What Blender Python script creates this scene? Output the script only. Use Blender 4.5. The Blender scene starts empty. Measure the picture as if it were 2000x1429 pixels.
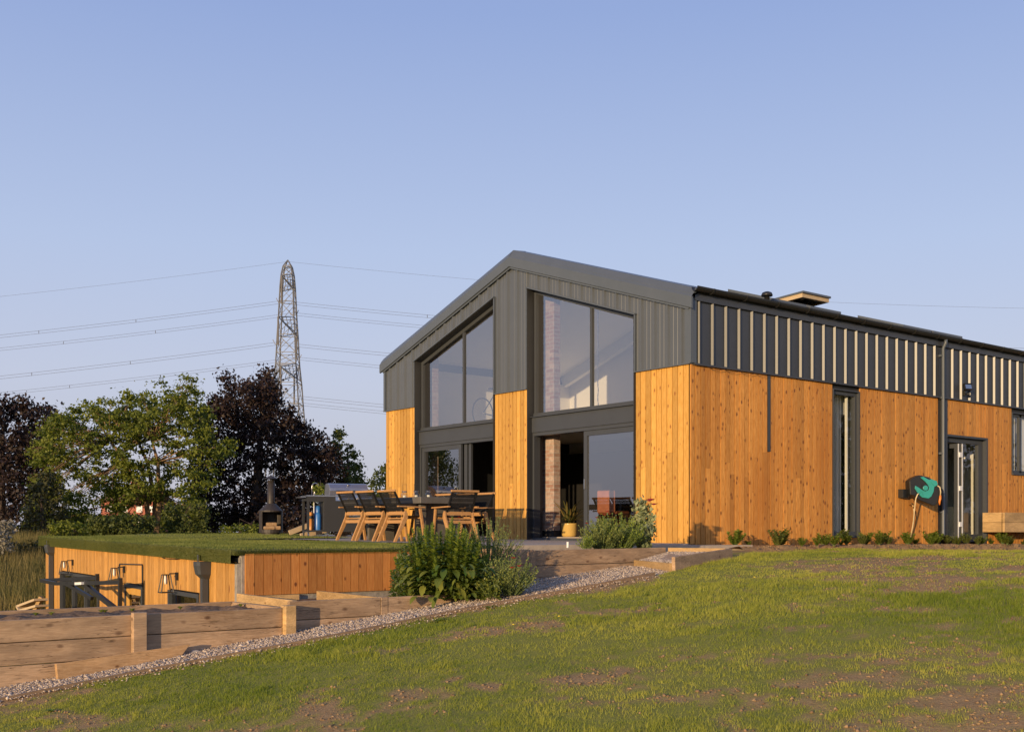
import bpy, math, random
import numpy as np
from mathutils import Vector, Matrix
random.seed(7); RS = np.random.RandomState(11)
S = bpy.context.scene; COL = S.collection

# ---------------------------------------------------------------- camera, sky, sun, exposure
CAM = np.array([-13.788, -12.636, 0.194]); FWD = np.array([0.6217, 0.7832, 0.0]); RGT = np.array([0.7832, -0.6217, 0.0])
FPX = 2191.0; HY = 1038.0
cd = bpy.data.cameras.new('camera'); cam = bpy.data.objects.new('camera', cd); COL.objects.link(cam)
cam.location = CAM; cam.rotation_euler = (math.radians(90), 0, math.atan2(-0.6217, 0.7832))
cd.sensor_width = 36; cd.lens = 36 * FPX / 2000; cd.shift_y = (HY - 714.5) / 2000; cd.shift_x = 0
cd.clip_start = 0.1; cd.clip_end = 4000
S.camera = cam
SUN_TH, SUN_EL = 24.0, 7.0            # light travels along (cos th, sin th) on the ground plane
w = bpy.data.worlds.new('World'); S.world = w; w.use_nodes = True
nt = w.node_tree; bg = nt.nodes['Background']
sky = nt.nodes.new('ShaderNodeTexSky'); sky.sky_type = 'NISHITA'; sky.sun_disc = False
sky.sun_elevation = math.radians(8.0)
sky.sun_rotation = math.atan2(-math.cos(math.radians(SUN_TH)), -math.sin(math.radians(SUN_TH)))
sky.altitude = 50; sky.air_density = 1.0; sky.dust_density = 1.5; sky.ozone_density = 2.0
# evening sky: Nishita blended with the lavender-to-blue gradient of a low sun behind the camera
_tc = nt.nodes.new('ShaderNodeTexCoord'); _sx = nt.nodes.new('ShaderNodeSeparateXYZ'); nt.links.new(_tc.outputs['Generated'], _sx.inputs[0])
_rp = nt.nodes.new('ShaderNodeValToRGB'); nt.links.new(_sx.outputs['Z'], _rp.inputs[0])
SKY_STOPS = [(0.0, (196, 194, 208)), (0.05, (198, 198, 214)), (0.13, (199, 205, 228)), (0.24, (186, 201, 234)), (0.42, (153, 174, 223)), (1.0, (92, 122, 190))]
for i, (p, c) in enumerate(SKY_STOPS):
    e_ = _rp.color_ramp.elements[i] if i < 2 else _rp.color_ramp.elements.new(p)
    e_.position = p; e_.color = (*[(((v / 255) + 0.055) / 1.055) ** 2.4 * 0.79 / 0.12 for v in c], 1)
_mx = nt.nodes.new('ShaderNodeMixRGB'); _mx.inputs[0].default_value = 0.88
nt.links.new(sky.outputs[0], _mx.inputs[1]); nt.links.new(_rp.outputs[0], _mx.inputs[2])
nt.links.new(_mx.outputs[0], bg.inputs['Color']); bg.inputs['Strength'].default_value = 0.12
sd = bpy.data.lights.new('sun', 'SUN'); sun = bpy.data.objects.new('sun', sd); COL.objects.link(sun)
sd.energy = 4.0; sd.angle = math.radians(0.5); sd.color = (1.0, 0.73, 0.42)
th, el = math.radians(SUN_TH), math.radians(SUN_EL)
sdir = Vector((math.cos(th) * math.cos(el), math.sin(th) * math.cos(el), -math.sin(el)))
sun.rotation_euler = sdir.to_track_quat('-Z', 'Y').to_euler(); sun.location = (-30, -15, 10)
S.view_settings.view_transform = 'Standard'; S.view_settings.look = 'None'
S.view_settings.exposure = 0.35; S.view_settings.gamma = 1.0
S.render.engine = 'CYCLES'
S.cycles.max_bounces = 8; S.cycles.transparent_max_bounces = 12; S.cycles.caustics_reflective = False; S.cycles.caustics_refractive = False

# ---------------------------------------------------------------- placing helpers
def ray(px, py): return FWD + RGT * (px - 1000) / FPX + np.array([0, 0, 1.0]) * (HY - py) / FPX
def onX(px, py, x=0.0): d = ray(px, py); return CAM + d * (x - CAM[0]) / d[0]
def onY(px, py, y=0.0): d = ray(px, py); return CAM + d * (y - CAM[1]) / d[1]
def atD(px, py, D): return CAM + ray(px, py) * D

# ---------------------------------------------------------------- materials
MATS = {}
def lin(c):
    return tuple(((v / 255) / 12.92 if v / 255 <= 0.04045 else ((v / 255 + 0.055) / 1.055) ** 2.4) for v in c)
def newmat(name):
    m = bpy.data.materials.new(name); m.use_nodes = True; n = m.node_tree.nodes; b = n['Principled BSDF']; MATS[name] = m
    return m, m.node_tree, b
def N(t, typ, **k):
    n = t.nodes.new(typ)
    for a, v in k.items(): setattr(n, a, v)
    return n
def mix(t, fac, a, b, typ='MIX'):
    n = N(t, 'ShaderNodeMixRGB', blend_type=typ)
    for i, v in ((0, fac), (1, a), (2, b)):
        if hasattr(v, 'links') or hasattr(v, 'is_output'): t.links.new(v, n.inputs[i])
        elif i == 0: n.inputs[0].default_value = v
        else: n.inputs[i].default_value = (*v, 1) if len(v) == 3 else v
    return n.outputs[0]
def coords(t, scale=(1, 1, 1)):
    c = N(t, 'ShaderNodeTexCoord'); m = N(t, 'ShaderNodeMapping'); t.links.new(c.outputs['Object'], m.inputs[0]); m.inputs['Scale'].default_value = scale
    return m.outputs[0]
def noise(t, vec, scale, detail=4, rough=0.6):
    n = N(t, 'ShaderNodeTexNoise'); t.links.new(vec, n.inputs['Vector']); n.inputs['Scale'].default_value = scale
    n.inputs['Detail'].default_value = detail; n.inputs['Roughness'].default_value = rough; return n.outputs['Fac']
def ramp(t, fac, p0, p1, c0=(0, 0, 0), c1=(1, 1, 1)):
    r = N(t, 'ShaderNodeValToRGB'); t.links.new(fac, r.inputs[0]); e = r.color_ramp.elements
    e[0].position = p0; e[1].position = p1; e[0].color = (*c0, 1); e[1].color = (*c1, 1); return r.outputs[0]
def bump(t, b, h, strength, dist=0.01):
    n = N(t, 'ShaderNodeBump'); n.inputs['Strength'].default_value = strength; n.inputs['Distance'].default_value = dist
    t.links.new(h, n.inputs['Height']); t.links.new(n.outputs[0], b.inputs['Normal'])
def mat(name, c, c2=None, scale=8, rough=0.6, metal=0, bmp=0.0, stretch=(1, 1, 1), spec=0.5):
    m, t, b = newmat(name); b.inputs['Roughness'].default_value = rough; b.inputs['Metallic'].default_value = metal
    b.inputs['Specular IOR Level'].default_value = spec
    c2 = c2 or tuple(v * 0.8 for v in c)
    f = noise(t, coords(t, stretch), scale)
    t.links.new(ramp(t, f, 0.3, 0.7, c2, c), b.inputs['Base Color'])
    if bmp: bump(t, b, f, bmp)
    return m
def tintattr(t):
    a = N(t, 'ShaderNodeAttribute', attribute_name='tint'); return a.outputs['Fac']
def wood(name, light, dark, knot, grain=(1, 1, 1), kscale=(8.3, 8.3, 3.6), kth=0.17, rough=0.62, gs=14, kmix=0.85, weather=None, gate=0.45, crack=False):
    m, t, b = newmat(name); b.inputs['Roughness'].default_value = rough; b.inputs['Specular IOR Level'].default_value = 0.3
    ti = tintattr(t)
    cvec = N(t, 'ShaderNodeTexCoord').outputs['Object']
    off = N(t, 'ShaderNodeVectorMath', operation='MULTIPLY_ADD')       # shift the pattern per board
    comb = N(t, 'ShaderNodeCombineXYZ'); t.links.new(ti, comb.inputs[0]); t.links.new(ti, comb.inputs[1]); t.links.new(ti, comb.inputs[2])
    t.links.new(comb.outputs[0], off.inputs[0]); off.inputs[1].default_value = (13, 17, 19); t.links.new(cvec, off.inputs[2])
    mp = N(t, 'ShaderNodeMapping'); t.links.new(off.outputs[0], mp.inputs[0]); mp.inputs['Scale'].default_value = grain
    g = noise(t, mp.outputs[0], gs, 6, 0.65)
    base = ramp(t, g, 0.38, 0.62, dark, light)
    tn = N(t, 'ShaderNodeMath', operation='MULTIPLY_ADD'); t.links.new(ti, tn.inputs[0]); tn.inputs[1].default_value = 0.42; tn.inputs[2].default_value = 0.77
    cc = N(t, 'ShaderNodeCombineXYZ')
    for i in range(3): t.links.new(tn.outputs[0], cc.inputs[i])
    base = mix(t, 1.0, base, cc.outputs[0], 'MULTIPLY')
    kp = N(t, 'ShaderNodeMapping'); t.links.new(off.outputs[0], kp.inputs[0]); kp.inputs['Scale'].default_value = kscale
    nz = N(t, 'ShaderNodeTexNoise'); t.links.new(kp.outputs[0], nz.inputs['Vector']); nz.inputs['Scale'].default_value = 2.5
    wob = mix(t, 0.12, kp.outputs[0], nz.outputs['Color'], 'ADD')
    v = N(t, 'ShaderNodeTexVoronoi', feature='F1'); t.links.new(wob, v.inputs['Vector']); v.inputs['Scale'].default_value = 1.0; v.inputs['Randomness'].default_value = 1.0
    kn = ramp(t, v.outputs['Distance'], kth * 0.45, kth, (1, 1, 1), (0, 0, 0))
    sv = N(t, 'ShaderNodeSeparateColor'); t.links.new(v.outputs['Color'], sv.inputs[0])
    gt = N(t, 'ShaderNodeMath', operation='GREATER_THAN'); t.links.new(sv.outputs[0], gt.inputs[0]); gt.inputs[1].default_value = gate
    gc = N(t, 'ShaderNodeCombineXYZ')
    for i in range(3): t.links.new(gt.outputs[0], gc.inputs[i])
    kn = mix(t, 1.0, kn, gc.outputs[0], 'MULTIPLY')
    base = mix(t, mix(t, 1.0, kn, (kmix,) * 3, 'MULTIPLY'), base, knot)
    if weather:
        wn = noise(t, coords(t, (1, 1, 0.35)), 0.9, 3); base = mix(t, ramp(t, wn, 0.45, 0.75, (0, 0, 0), (0.55, 0.55, 0.55)), base, weather)
    hgt = g
    if crack:
        c1 = N(t, 'ShaderNodeMapping'); t.links.new(off.outputs[0], c1.inputs[0]); c1.inputs['Scale'].default_value = (1.1, 16, 22); cn_ = noise(t, c1.outputs[0], 1.6, 3, .5)
        cr = ramp(t, cn_, .485, .5, (0, 0, 0), (1, 1, 1)); cr2 = ramp(t, cn_, .5, .515, (1, 1, 1), (0, 0, 0)); ck = mix(t, 1.0, cr, cr2, 'MULTIPLY')
        msk = ramp(t, noise(t, coords(t, (1.5, 1.5, 3)), 1.2, 2), .5, .6); ck = mix(t, 1.0, ck, msk, 'MULTIPLY'); base = mix(t, ck, base, (0.06, 0.035, 0.02))
        stn = ramp(t, noise(t, coords(t, (.8, .8, 3)), 2.3, 5, .7), .42, .62, (.74, .73, .72), (1.05, 1.03, 1.0)); base = mix(t, 1.0, base, stn, 'MULTIPLY')
    t.links.new(base, b.inputs['Base Color']); bump(t, b, hgt, 0.5 if crack else 0.15, 0.004)
    return m
def leafmat(name, c_dark, c_light, trans=0.3, rough=0.55):
    m, t, b = newmat(name); ti = tintattr(t); col = ramp(t, ti, 0.0, 1.0, c_dark, c_light)
    t.links.new(col, b.inputs['Base Color']); b.inputs['Roughness'].default_value = rough; b.inputs['Specular IOR Level'].default_value = 0.25
    tr = N(t, 'ShaderNodeBsdfTranslucent'); t.links.new(mix(t, 1.0, col, (1.0, 1.1, 0.6), 'MULTIPLY'), tr.inputs['Color'])
    mx = N(t, 'ShaderNodeMixShader'); mx.inputs[0].default_value = trans
    t.links.new(b.outputs[0], mx.inputs[1]); t.links.new(tr.outputs[0], mx.inputs[2]); t.links.new(mx.outputs[0], t.nodes['Material Output'].inputs['Surface'])
    return m
def glassmat(name, refl=0.3, tint=(0.75, 0.78, 0.78), warp=False):
    m, t, b = newmat(name); t.nodes.remove(b)
    g = N(t, 'ShaderNodeBsdfGlossy'); g.inputs['Roughness'].default_value = 0.0; g.inputs['Color'].default_value = (0.95, 0.95, 0.97, 1)
    tr = N(t, 'ShaderNodeBsdfTransparent'); tr.inputs['Color'].default_value = (*tint, 1)
    if warp:
        n_ = noise(t, coords(t), 1.3, 1, .3); bp = N(t, 'ShaderNodeBump'); bp.inputs['Strength'].default_value = 0.35; bp.inputs['Distance'].default_value = 0.01; t.links.new(n_, bp.inputs['Height']); t.links.new(bp.outputs[0], g.inputs['Normal'])
    lw = N(t, 'ShaderNodeLayerWeight'); lw.inputs['Blend'].default_value = 0.5
    pw = N(t, 'ShaderNodeMath', operation='POWER'); t.links.new(lw.outputs['Facing'], pw.inputs[0]); pw.inputs[1].default_value = 4.0
    sc = N(t, 'ShaderNodeMath', operation='MULTIPLY_ADD'); t.links.new(pw.outputs[0], sc.inputs[0]); sc.inputs[1].default_value = 1 - refl; sc.inputs[2].default_value = refl
    mx = N(t, 'ShaderNodeMixShader'); t.links.new(sc.outputs[0], mx.inputs[0])
    t.links.new(tr.outputs[0], mx.inputs[1]); t.links.new(g.outputs[0], mx.inputs[2]); t.links.new(mx.outputs[0], t.nodes['Material Output'].inputs['Surface'])
    return m

wood('clad_gable', (0.62, 0.345, 0.085), (0.50, 0.25, 0.045), (0.25, 0.085, 0.02), grain=(6, 6, 0.5), kscale=(12, 12, 6), kth=0.27)
wood('clad_side', (0.66, 0.315, 0.075), (0.47, 0.19, 0.032), (0.11, 0.028, 0.012), grain=(6, 6, 0.5), kscale=(11, 11, 7.0), kth=0.31, weather=(0.44, 0.15, 0.022))
wood('clad_room', (0.60, 0.32, 0.09), (0.44, 0.21, 0.045), (0.20, 0.07, 0.02), grain=(6, 6, 0.5), kscale=(8.3, 8.3, 3.4), kth=0.22)
wood('clad_retaining', (0.50, 0.22, 0.06), (0.40, 0.15, 0.035), (0.10, 0.025, 0.01), grain=(6, 6, 0.5), kscale=(8.3, 8.3, 5.5), kth=0.2)
wood('sleeper', (0.56, 0.385, 0.24), (0.38, 0.24, 0.135), (0.11, 0.05, 0.025), grain=(0.5, 6, 9), kscale=(5, 5, 9), kth=0.22, rough=0.8, gs=16, weather=(0.40, 0.29, 0.19), crack=True)
wood('sleeper_fresh', (0.60, 0.40, 0.19), (0.47, 0.30, 0.13), (0.22, 0.11, 0.04), grain=(5, 0.7, 7), kscale=(5, 5, 9), kth=0.14, rough=0.8, crack=True)
wood('sleeper_warm', (0.58, 0.37, 0.19), (0.44, 0.26, 0.12), (0.16, 0.07, 0.03), grain=(0.7, 5, 7), kscale=(5, 5, 9), kth=0.14, rough=0.8, crack=True)
wood('teak', (0.50, 0.28, 0.11), (0.40, 0.20, 0.07), (0.25, 0.11, 0.04), grain=(4, 4, 4), kth=0.02, gs=10)
mat('metal_grey', (0.088, 0.098, 0.112), (0.078, 0.088, 0.100), 1.2, rough=0.38, spec=0.5, bmp=0.12)
mat('metal_trim', (0.088, 0.102, 0.120), (0.080, 0.094, 0.110), 3, rough=0.4)
mat('metal_side', (0.040, 0.041, 0.042), (0.034, 0.035, 0.036), 3, rough=0.40, spec=0.68)
mat('rib_edge', (0.098, 0.096, 0.090), None, 3, rough=0.38)
mat('frame_grey', (0.050, 0.055, 0.062), (0.045, 0.049, 0.056), 3, rough=0.5)
mat('frame_dark', (0.026, 0.027, 0.029), (0.024, 0.024, 0.024), 3, rough=0.55)
mat('black_plastic', (0.022, 0.022, 0.022), (0.016, 0.016, 0.016), 5, rough=0.4)
mat('black_cord', (0.014, 0.013, 0.013), (0.010, 0.010, 0.010), 30, rough=0.75, spec=0.2)
mat('plaster', (0.80, 0.75, 0.66), (0.77, 0.72, 0.63), 2, rough=0.9)
mat('white_wall', (0.78, 0.77, 0.75), (0.75, 0.74, 0.72), 2, rough=0.9)
mat('interior_dark', (0.020, 0.019, 0.018), (0.014, 0.013, 0.013), 2, rough=0.85, spec=0.15)
mat('concrete', (0.48, 0.40, 0.31), (0.36, 0.29, 0.22), 5, rough=0.9, bmp=0.3)
mat('concrete_rough', (0.36, 0.32, 0.28), (0.22, 0.20, 0.17), 16, rough=0.95, bmp=0.9)
mat('soil_dark', (0.30, 0.19, 0.11), (0.12, 0.075, 0.045), 22, rough=1, bmp=1.0, spec=0.1)
mat('table_grey', (0.13, 0.12, 0.105), (0.10, 0.093, 0.082), 6, rough=0.55)
mat('steel', (0.55, 0.52, 0.48), (0.48, 0.46, 0.43), 8, rough=0.28, metal=1.0)
mat('hood_steel', (0.30, 0.31, 0.36), (0.27, 0.28, 0.33), 4, rough=0.35, metal=0.7)
mat('chiminea_iron', (0.060, 0.050, 0.042), (0.035, 0.028, 0.024), 12, rough=0.55, metal=0.3, bmp=0.15)
mat('log_wood', (0.45, 0.30, 0.16), (0.24, 0.14, 0.07), 25, rough=0.9, bmp=0.5)
mat('blue_paint', (0.03, 0.16, 0.45), (0.025, 0.14, 0.40), 5, rough=0.35)
mat('orange_paint', (0.65, 0.27, 0.05), (0.5, 0.2, 0.04), 5, rough=0.4)
mat('teal_plastic', (0.035, 0.30, 0.27), (0.03, 0.27, 0.24), 5, rough=0.4)
mat('hose_cream', (0.62, 0.50, 0.30), (0.55, 0.43, 0.25), 20, rough=0.5)
mat('orange_plastic', (0.75, 0.22, 0.03), None, 5, rough=0.4)
mat('brass', (0.6, 0.42, 0.2), None, 8, rough=0.4, metal=1.0)
mat('pylon_steel', (0.20, 0.20, 0.20), (0.12, 0.12, 0.125), 0.6, rough=0.6)
mat('cable', (0.12, 0.12, 0.13), None, 1, rough=0.6)
mat('insulator', (0.16, 0.14, 0.12), None, 1, rough=0.4)
mat('bark', (0.30, 0.19, 0.10), (0.15, 0.09, 0.05), 9, rough=0.95, bmp=0.7, stretch=(1, 1, 0.3))
mat('bark_dark', (0.10, 0.075, 0.055), (0.05, 0.035, 0.03), 9, rough=0.95, bmp=0.7, stretch=(1, 1, 0.3))
mat('brick_far', (0.40, 0.13, 0.08), (0.30, 0.10, 0.06), 3, rough=0.9)
mat('roof_tile', (0.16, 0.10, 0.08), (0.10, 0.065, 0.05), 3, rough=0.8)
mat('pot_glaze', (0.60, 0.40, 0.12), (0.55, 0.36, 0.10), 4, rough=0.2)
mat('copper_leather', (0.36, 0.12, 0.05), (0.28, 0.09, 0.04), 10, rough=0.5)
mat('white_plastic', (0.8, 0.79, 0.76), None, 4, rough=0.5)
mat('timber_light', (0.55, 0.42, 0.26), (0.45, 0.33, 0.19), 14, rough=0.8, stretch=(1, 6, 6))
mat('poppy_red', (0.75, 0.04, 0.03), (0.55, 0.02, 0.02), 30, rough=0.7)
mat('flower_pink', (0.75, 0.12, 0.22), (0.6, 0.07, 0.16), 30, rough=0.7)
mat('dandelion_yellow', (0.8, 0.6, 0.05), None, 20, rough=0.8)
mat('candle', (0.9, 0.85, 0.75), None, 4, rough=0.6)
mat('stem_green', (0.14, 0.19, 0.06), (0.09, 0.13, 0.04), 12, rough=0.8)
mat('edging_wood', (0.30, 0.20, 0.12), (0.19, 0.12, 0.07), 9, rough=0.9, stretch=(1, 5, 5), bmp=0.3)
mat('stone', (0.45, 0.40, 0.34), (0.30, 0.26, 0.22), 14, rough=0.9, bmp=0.4)
leafmat('leaf_maple', (0.05, 0.085, 0.012), (0.23, 0.245, 0.035), 0.35)
leafmat('leaf_copper', (0.013, 0.008, 0.008), (0.042, 0.024, 0.018), 0.1)
leafmat('leaf_green', (0.028, 0.048, 0.010), (0.125, 0.14, 0.03), 0.25)
leafmat('leaf_conifer', (0.030, 0.036, 0.013), (0.085, 0.08, 0.025), 0.15)
leafmat('leaf_bush', (0.07, 0.13, 0.015), (0.36, 0.42, 0.07), 0.35)
leafmat('leaf_broad', (0.06, 0.12, 0.02), (0.26, 0.27, 0.05), 0.35, 0.4)
leafmat('leaf_herb', (0.09, 0.12, 0.03), (0.30, 0.32, 0.09), 0.3)
leafmat('leaf_holly', (0.13, 0.17, 0.08), (0.36, 0.38, 0.20), 0.25)
leafmat('leaf_palm', (0.05, 0.08, 0.02), (0.30, 0.20, 0.06), 0.25)
leafmat('leaf_grey', (0.18, 0.16, 0.12), (0.34, 0.31, 0.25), 0.2)
leafmat('grass_blade', (0.185, 0.235, 0.024), (0.58, 0.52, 0.10), 0.40)
leafmat('grass_long', (0.12, 0.12, 0.035), (0.34, 0.26, 0.10), 0.3)
leafmat('turf_blade', (0.09, 0.125, 0.025), (0.26, 0.27, 0.065), 0.25)
glassmat('glass_facade', 0.30, (0.93, 0.95, 0.95), True)
glassmat('glass_clear', 0.07, (0.9, 0.92, 0.9))
glassmat('glass_dark', 0.09, (0.35, 0.36, 0.36))
# pebbles: tint attribute greys and buffs
m_, t_, b_ = newmat('pebble'); t_.links.new(ramp(t_, tintattr(t_), 0, 1, (0.24, 0.175, 0.13), (0.66, 0.54, 0.42)), b_.inputs['Base Color']); b_.inputs['Roughness'].default_value = 0.8
m_, t_, b_ = newmat('clod'); t_.links.new(ramp(t_, tintattr(t_), 0, 1, (0.17, 0.105, 0.05), (0.36, 0.235, 0.12)), b_.inputs['Base Color']); b_.inputs['Roughness'].default_value = 1.0
# brick
def brickmat(name, c1, c2, mortar):
    m, t, b = newmat(name)
    c = N(t, 'ShaderNodeTexCoord'); sp = N(t, 'ShaderNodeSeparateXYZ'); t.links.new(c.outputs['Object'], sp.inputs[0])
    ad = N(t, 'ShaderNodeMath', operation='ADD'); t.links.new(sp.outputs[0], ad.inputs[0]); t.links.new(sp.outputs[1], ad.inputs[1])
    cb = N(t, 'ShaderNodeCombineXYZ'); t.links.new(ad.outputs[0], cb.inputs[0]); t.links.new(sp.outputs[2], cb.inputs[1])
    br = N(t, 'ShaderNodeTexBrick'); t.links.new(cb.outputs[0], br.inputs['Vector'])
    br.inputs['Color1'].default_value = (*c1, 1); br.inputs['Color2'].default_value = (*c2, 1); br.inputs['Mortar'].default_value = (*mortar, 1)
    br.inputs['Scale'].default_value = 1.0; br.inputs['Brick Width'].default_value = 0.225; br.inputs['Row Height'].default_value = 0.075; br.inputs['Mortar Size'].default_value = 0.008
    n = noise(t, c.outputs['Object'], 18); t.links.new(mix(t, 0.5, br.outputs['Color'], ramp(t, n, 0.3, 0.7, (0.35, 0.3, 0.3), (1.1, 1, 1)), 'MULTIPLY'), b.inputs['Base Color'])
    b.inputs['Roughness'].default_value = 0.9; bump(t, b, br.outputs['Fac'], -0.6, 0.01)
brickmat('brick', (0.31, 0.17, 0.12), (0.50, 0.38, 0.30), (0.42, 0.37, 0.31))

# ---------------------------------------------------------------- object helpers
ORG = {}
def thing(name, loc, label, cat, group=None, rz=0.0, local=False):
    """Empty at the base of a thing. local=True: children are modelled in the thing's own frame."""
    o = bpy.data.objects.new(name, None); COL.objects.link(o); o.empty_display_size = 0.2
    o.location = loc; o.rotation_euler = (0, 0, rz); o['label'] = label; o['category'] = cat
    if group: o['group'] = group
    ORG[o] = np.zeros(3) if local else np.array(loc, float)
    return o
def tag(o, label=None, cat=None, group=None, kind=None):
    for k, v in (('label', label), ('category', cat), ('group', group), ('kind', kind)):
        if v: o[k] = v
    return o
def link(name, me, mats, parent=None, base=None):
    for m in (mats if isinstance(mats, (list, tuple)) else [mats]): me.materials.append(MATS[m])
    o = bpy.data.objects.new(name, me); COL.objects.link(o)
    if parent is not None: o.parent = parent; ORG[o] = ORG[parent]
    elif base is not None: o.location = base
    return o
class MB:
    def __init__(s): s.v = []; s.f = []; s.t = []; s.mi = []; s.cm = 0; s.ct = 0.5
    def add(s, vs, fs, tint=None):
        o = len(s.v); s.v += [tuple(map(float, p)) for p in vs]; s.f += [tuple(i + o for i in f) for f in fs]
        s.t += [s.ct if tint is None else tint] * len(fs); s.mi += [s.cm] * len(fs); return s
    def box(s, a, b, tint=None, M=None):
        x0, y0, z0 = a; x1, y1, z1 = b
        vs = [(x0, y0, z0), (x1, y0, z0), (x1, y1, z0), (x0, y1, z0), (x0, y0, z1), (x1, y0, z1), (x1, y1, z1), (x0, y1, z1)]
        if M is not None: vs = [M @ Vector(p) for p in vs]
        return s.add(vs, [(0, 3, 2, 1), (4, 5, 6, 7), (0, 1, 5, 4), (1, 2, 6, 5), (2, 3, 7, 6), (3, 0, 4, 7)], tint)
    def beam(s, p, q, wd, hg, up=(0, 0, 1), tint=None):
        p = np.array(p, float); q = np.array(q, float); d = q - p; d /= np.linalg.norm(d)
        sd_ = np.cross(d, up); 
        if np.linalg.norm(sd_) < 1e-4: sd_ = np.cross(d, (1, 0, 0))
        sd_ /= np.linalg.norm(sd_); u = np.cross(sd_, d)
        vs = [e + sd_ * a * wd / 2 + u * c * hg / 2 for e in (p, q) for a, c in ((-1, -1), (1, -1), (1, 1), (-1, 1))]
        return s.add(vs, [(0, 1, 2, 3), (7, 6, 5, 4), (0, 4, 5, 1), (1, 5, 6, 2), (2, 6, 7, 3), (3, 7, 4, 0)], tint)
    def tube(s, pts, r, n=8, tint=None, caps=True):
        pts = [np.array(p, float) for p in pts]; rs = r if isinstance(r, (list, tuple, np.ndarray)) else [r] * len(pts)
        rings = []; pu = None
        for i, p in enumerate(pts):
            d = pts[min(i + 1, len(pts) - 1)] - pts[max(i - 1, 0)]; d /= (np.linalg.norm(d) + 1e-9)
            if pu is None: pu = np.cross(d, (0, 0, 1)); 
            if np.linalg.norm(pu) < 1e-3: pu = np.cross(d, (1, 0, 0))
            a = pu - d * (pu @ d)
            if np.linalg.norm(a) < 1e-4: a = np.cross(d, (0.3, 1, 0.1))
            a /= np.linalg.norm(a); pu = a; b = np.cross(d, a)
            rings.append([p + (a * math.cos(2 * math.pi * k / n) + b * math.sin(2 * math.pi * k / n)) * rs[i] for k in range(n)])
        vs = [q for R in rings for q in R]; fs = []
        for i in range(len(pts) - 1):
            for k in range(n): fs.append((i * n + k, i * n + (k + 1) % n, (i + 1) * n + (k + 1) % n, (i + 1) * n + k))
        if caps: fs.append(tuple(range(n))[::-1]); fs.append(tuple((len(pts) - 1) * n + k for k in range(n)))
        return s.add(vs, fs, tint)
    def lathe(s, c, prof, n=20, tint=None):
        vs = []; fs = []
        for r, z in prof: vs += [(c[0] + r * math.cos(2 * math.pi * k / n), c[1] + r * math.sin(2 * math.pi * k / n), c[2] + z) for k in range(n)]
        for i in range(len(prof) - 1):
            for k in range(n): fs.append((i * n + k, i * n + (k + 1) % n, (i + 1) * n + (k + 1) % n, (i + 1) * n + k))
        return s.add(vs, fs, tint)
    def prism(s, poly, org, ax, ay, az, t0, t1, tint=None):
        """poly of 2D points in the frame (ax, ay) at org, extruded along az from t0 to t1"""
        org, ax, ay, az = [np.array(q, float) for q in (org, ax, ay, az)]; n = len(poly)
        vs = [org + ax * x + ay * y + az * t for t in (t0, t1) for x, y in poly]
        fs = [tuple(range(n))[::-1], tuple(range(n, 2 * n))] + [(i, (i + 1) % n, n + (i + 1) % n, n + i) for i in range(n)]
        return s.add(vs, fs, tint)
    def build(s, name, mats, parent=None, smooth=False, bevel=0.0, base=None):
        o0 = ORG[parent] if parent is not None else (np.array(base, float) if base is not None else np.zeros(3))
        me = bpy.data.meshes.new(name); me.from_pydata([tuple(np.array(p) - o0) for p in s.v], [], s.f)
        at = me.attributes.new('tint', 'FLOAT', 'FACE'); at.data.foreach_set('value', np.array(s.t, np.float32))
        me.polygons.foreach_set('material_index', np.array(s.mi, np.int32))
        if smooth:
            me.polygons.foreach_set('use_smooth', np.ones(len(me.polygons), bool))
        me.update(); o = link(name, me, mats, parent, base)
        if bevel:
            bv = o.modifiers.new('bevel', 'BEVEL'); bv.width = bevel; bv.segments = 1; bv.limit_method = 'ANGLE'; bv.angle_limit = math.radians(50)
        return o
def npmesh(name, V, F, mats, parent=None, tint=None, base=None, smooth=False):
    """V (n,3); F (m,k) uniform polygons"""
    o0 = ORG[parent] if parent is not None else (np.array(base, float) if base is not None else np.zeros(3))
    V = (V - o0).astype(np.float32); me = bpy.data.meshes.new(name); k = F.shape[1]
    me.vertices.add(len(V)); me.vertices.foreach_set('co', V.ravel())
    me.loops.add(F.size); me.loops.foreach_set('vertex_index', F.astype(np.int32).ravel())
    me.polygons.add(len(F)); me.polygons.foreach_set('loop_start', (np.arange(len(F)) * k).astype(np.int32))
    me.polygons.foreach_set('loop_total', np.full(len(F), k, np.int32))
    if smooth: me.polygons.foreach_set('use_smooth', np.ones(len(F), bool))
    me.update(calc_edges=True)
    if tint is not None:
        at = me.attributes.new('tint', 'FLOAT', 'FACE'); at.data.foreach_set('value', tint.astype(np.float32))
    return link(name, me, mats, parent, base)
def copy_tree(o, parent=None):
    c = o.copy(); COL.objects.link(c)
    if parent is not None: c.parent = parent; c.matrix_parent_inverse = o.matrix_parent_inverse.copy()
    for ch in KIDS.get(o, [x for x in bpy.data.objects if x.parent == o]): copy_tree(ch, c)
    return c
KIDS = {}

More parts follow.
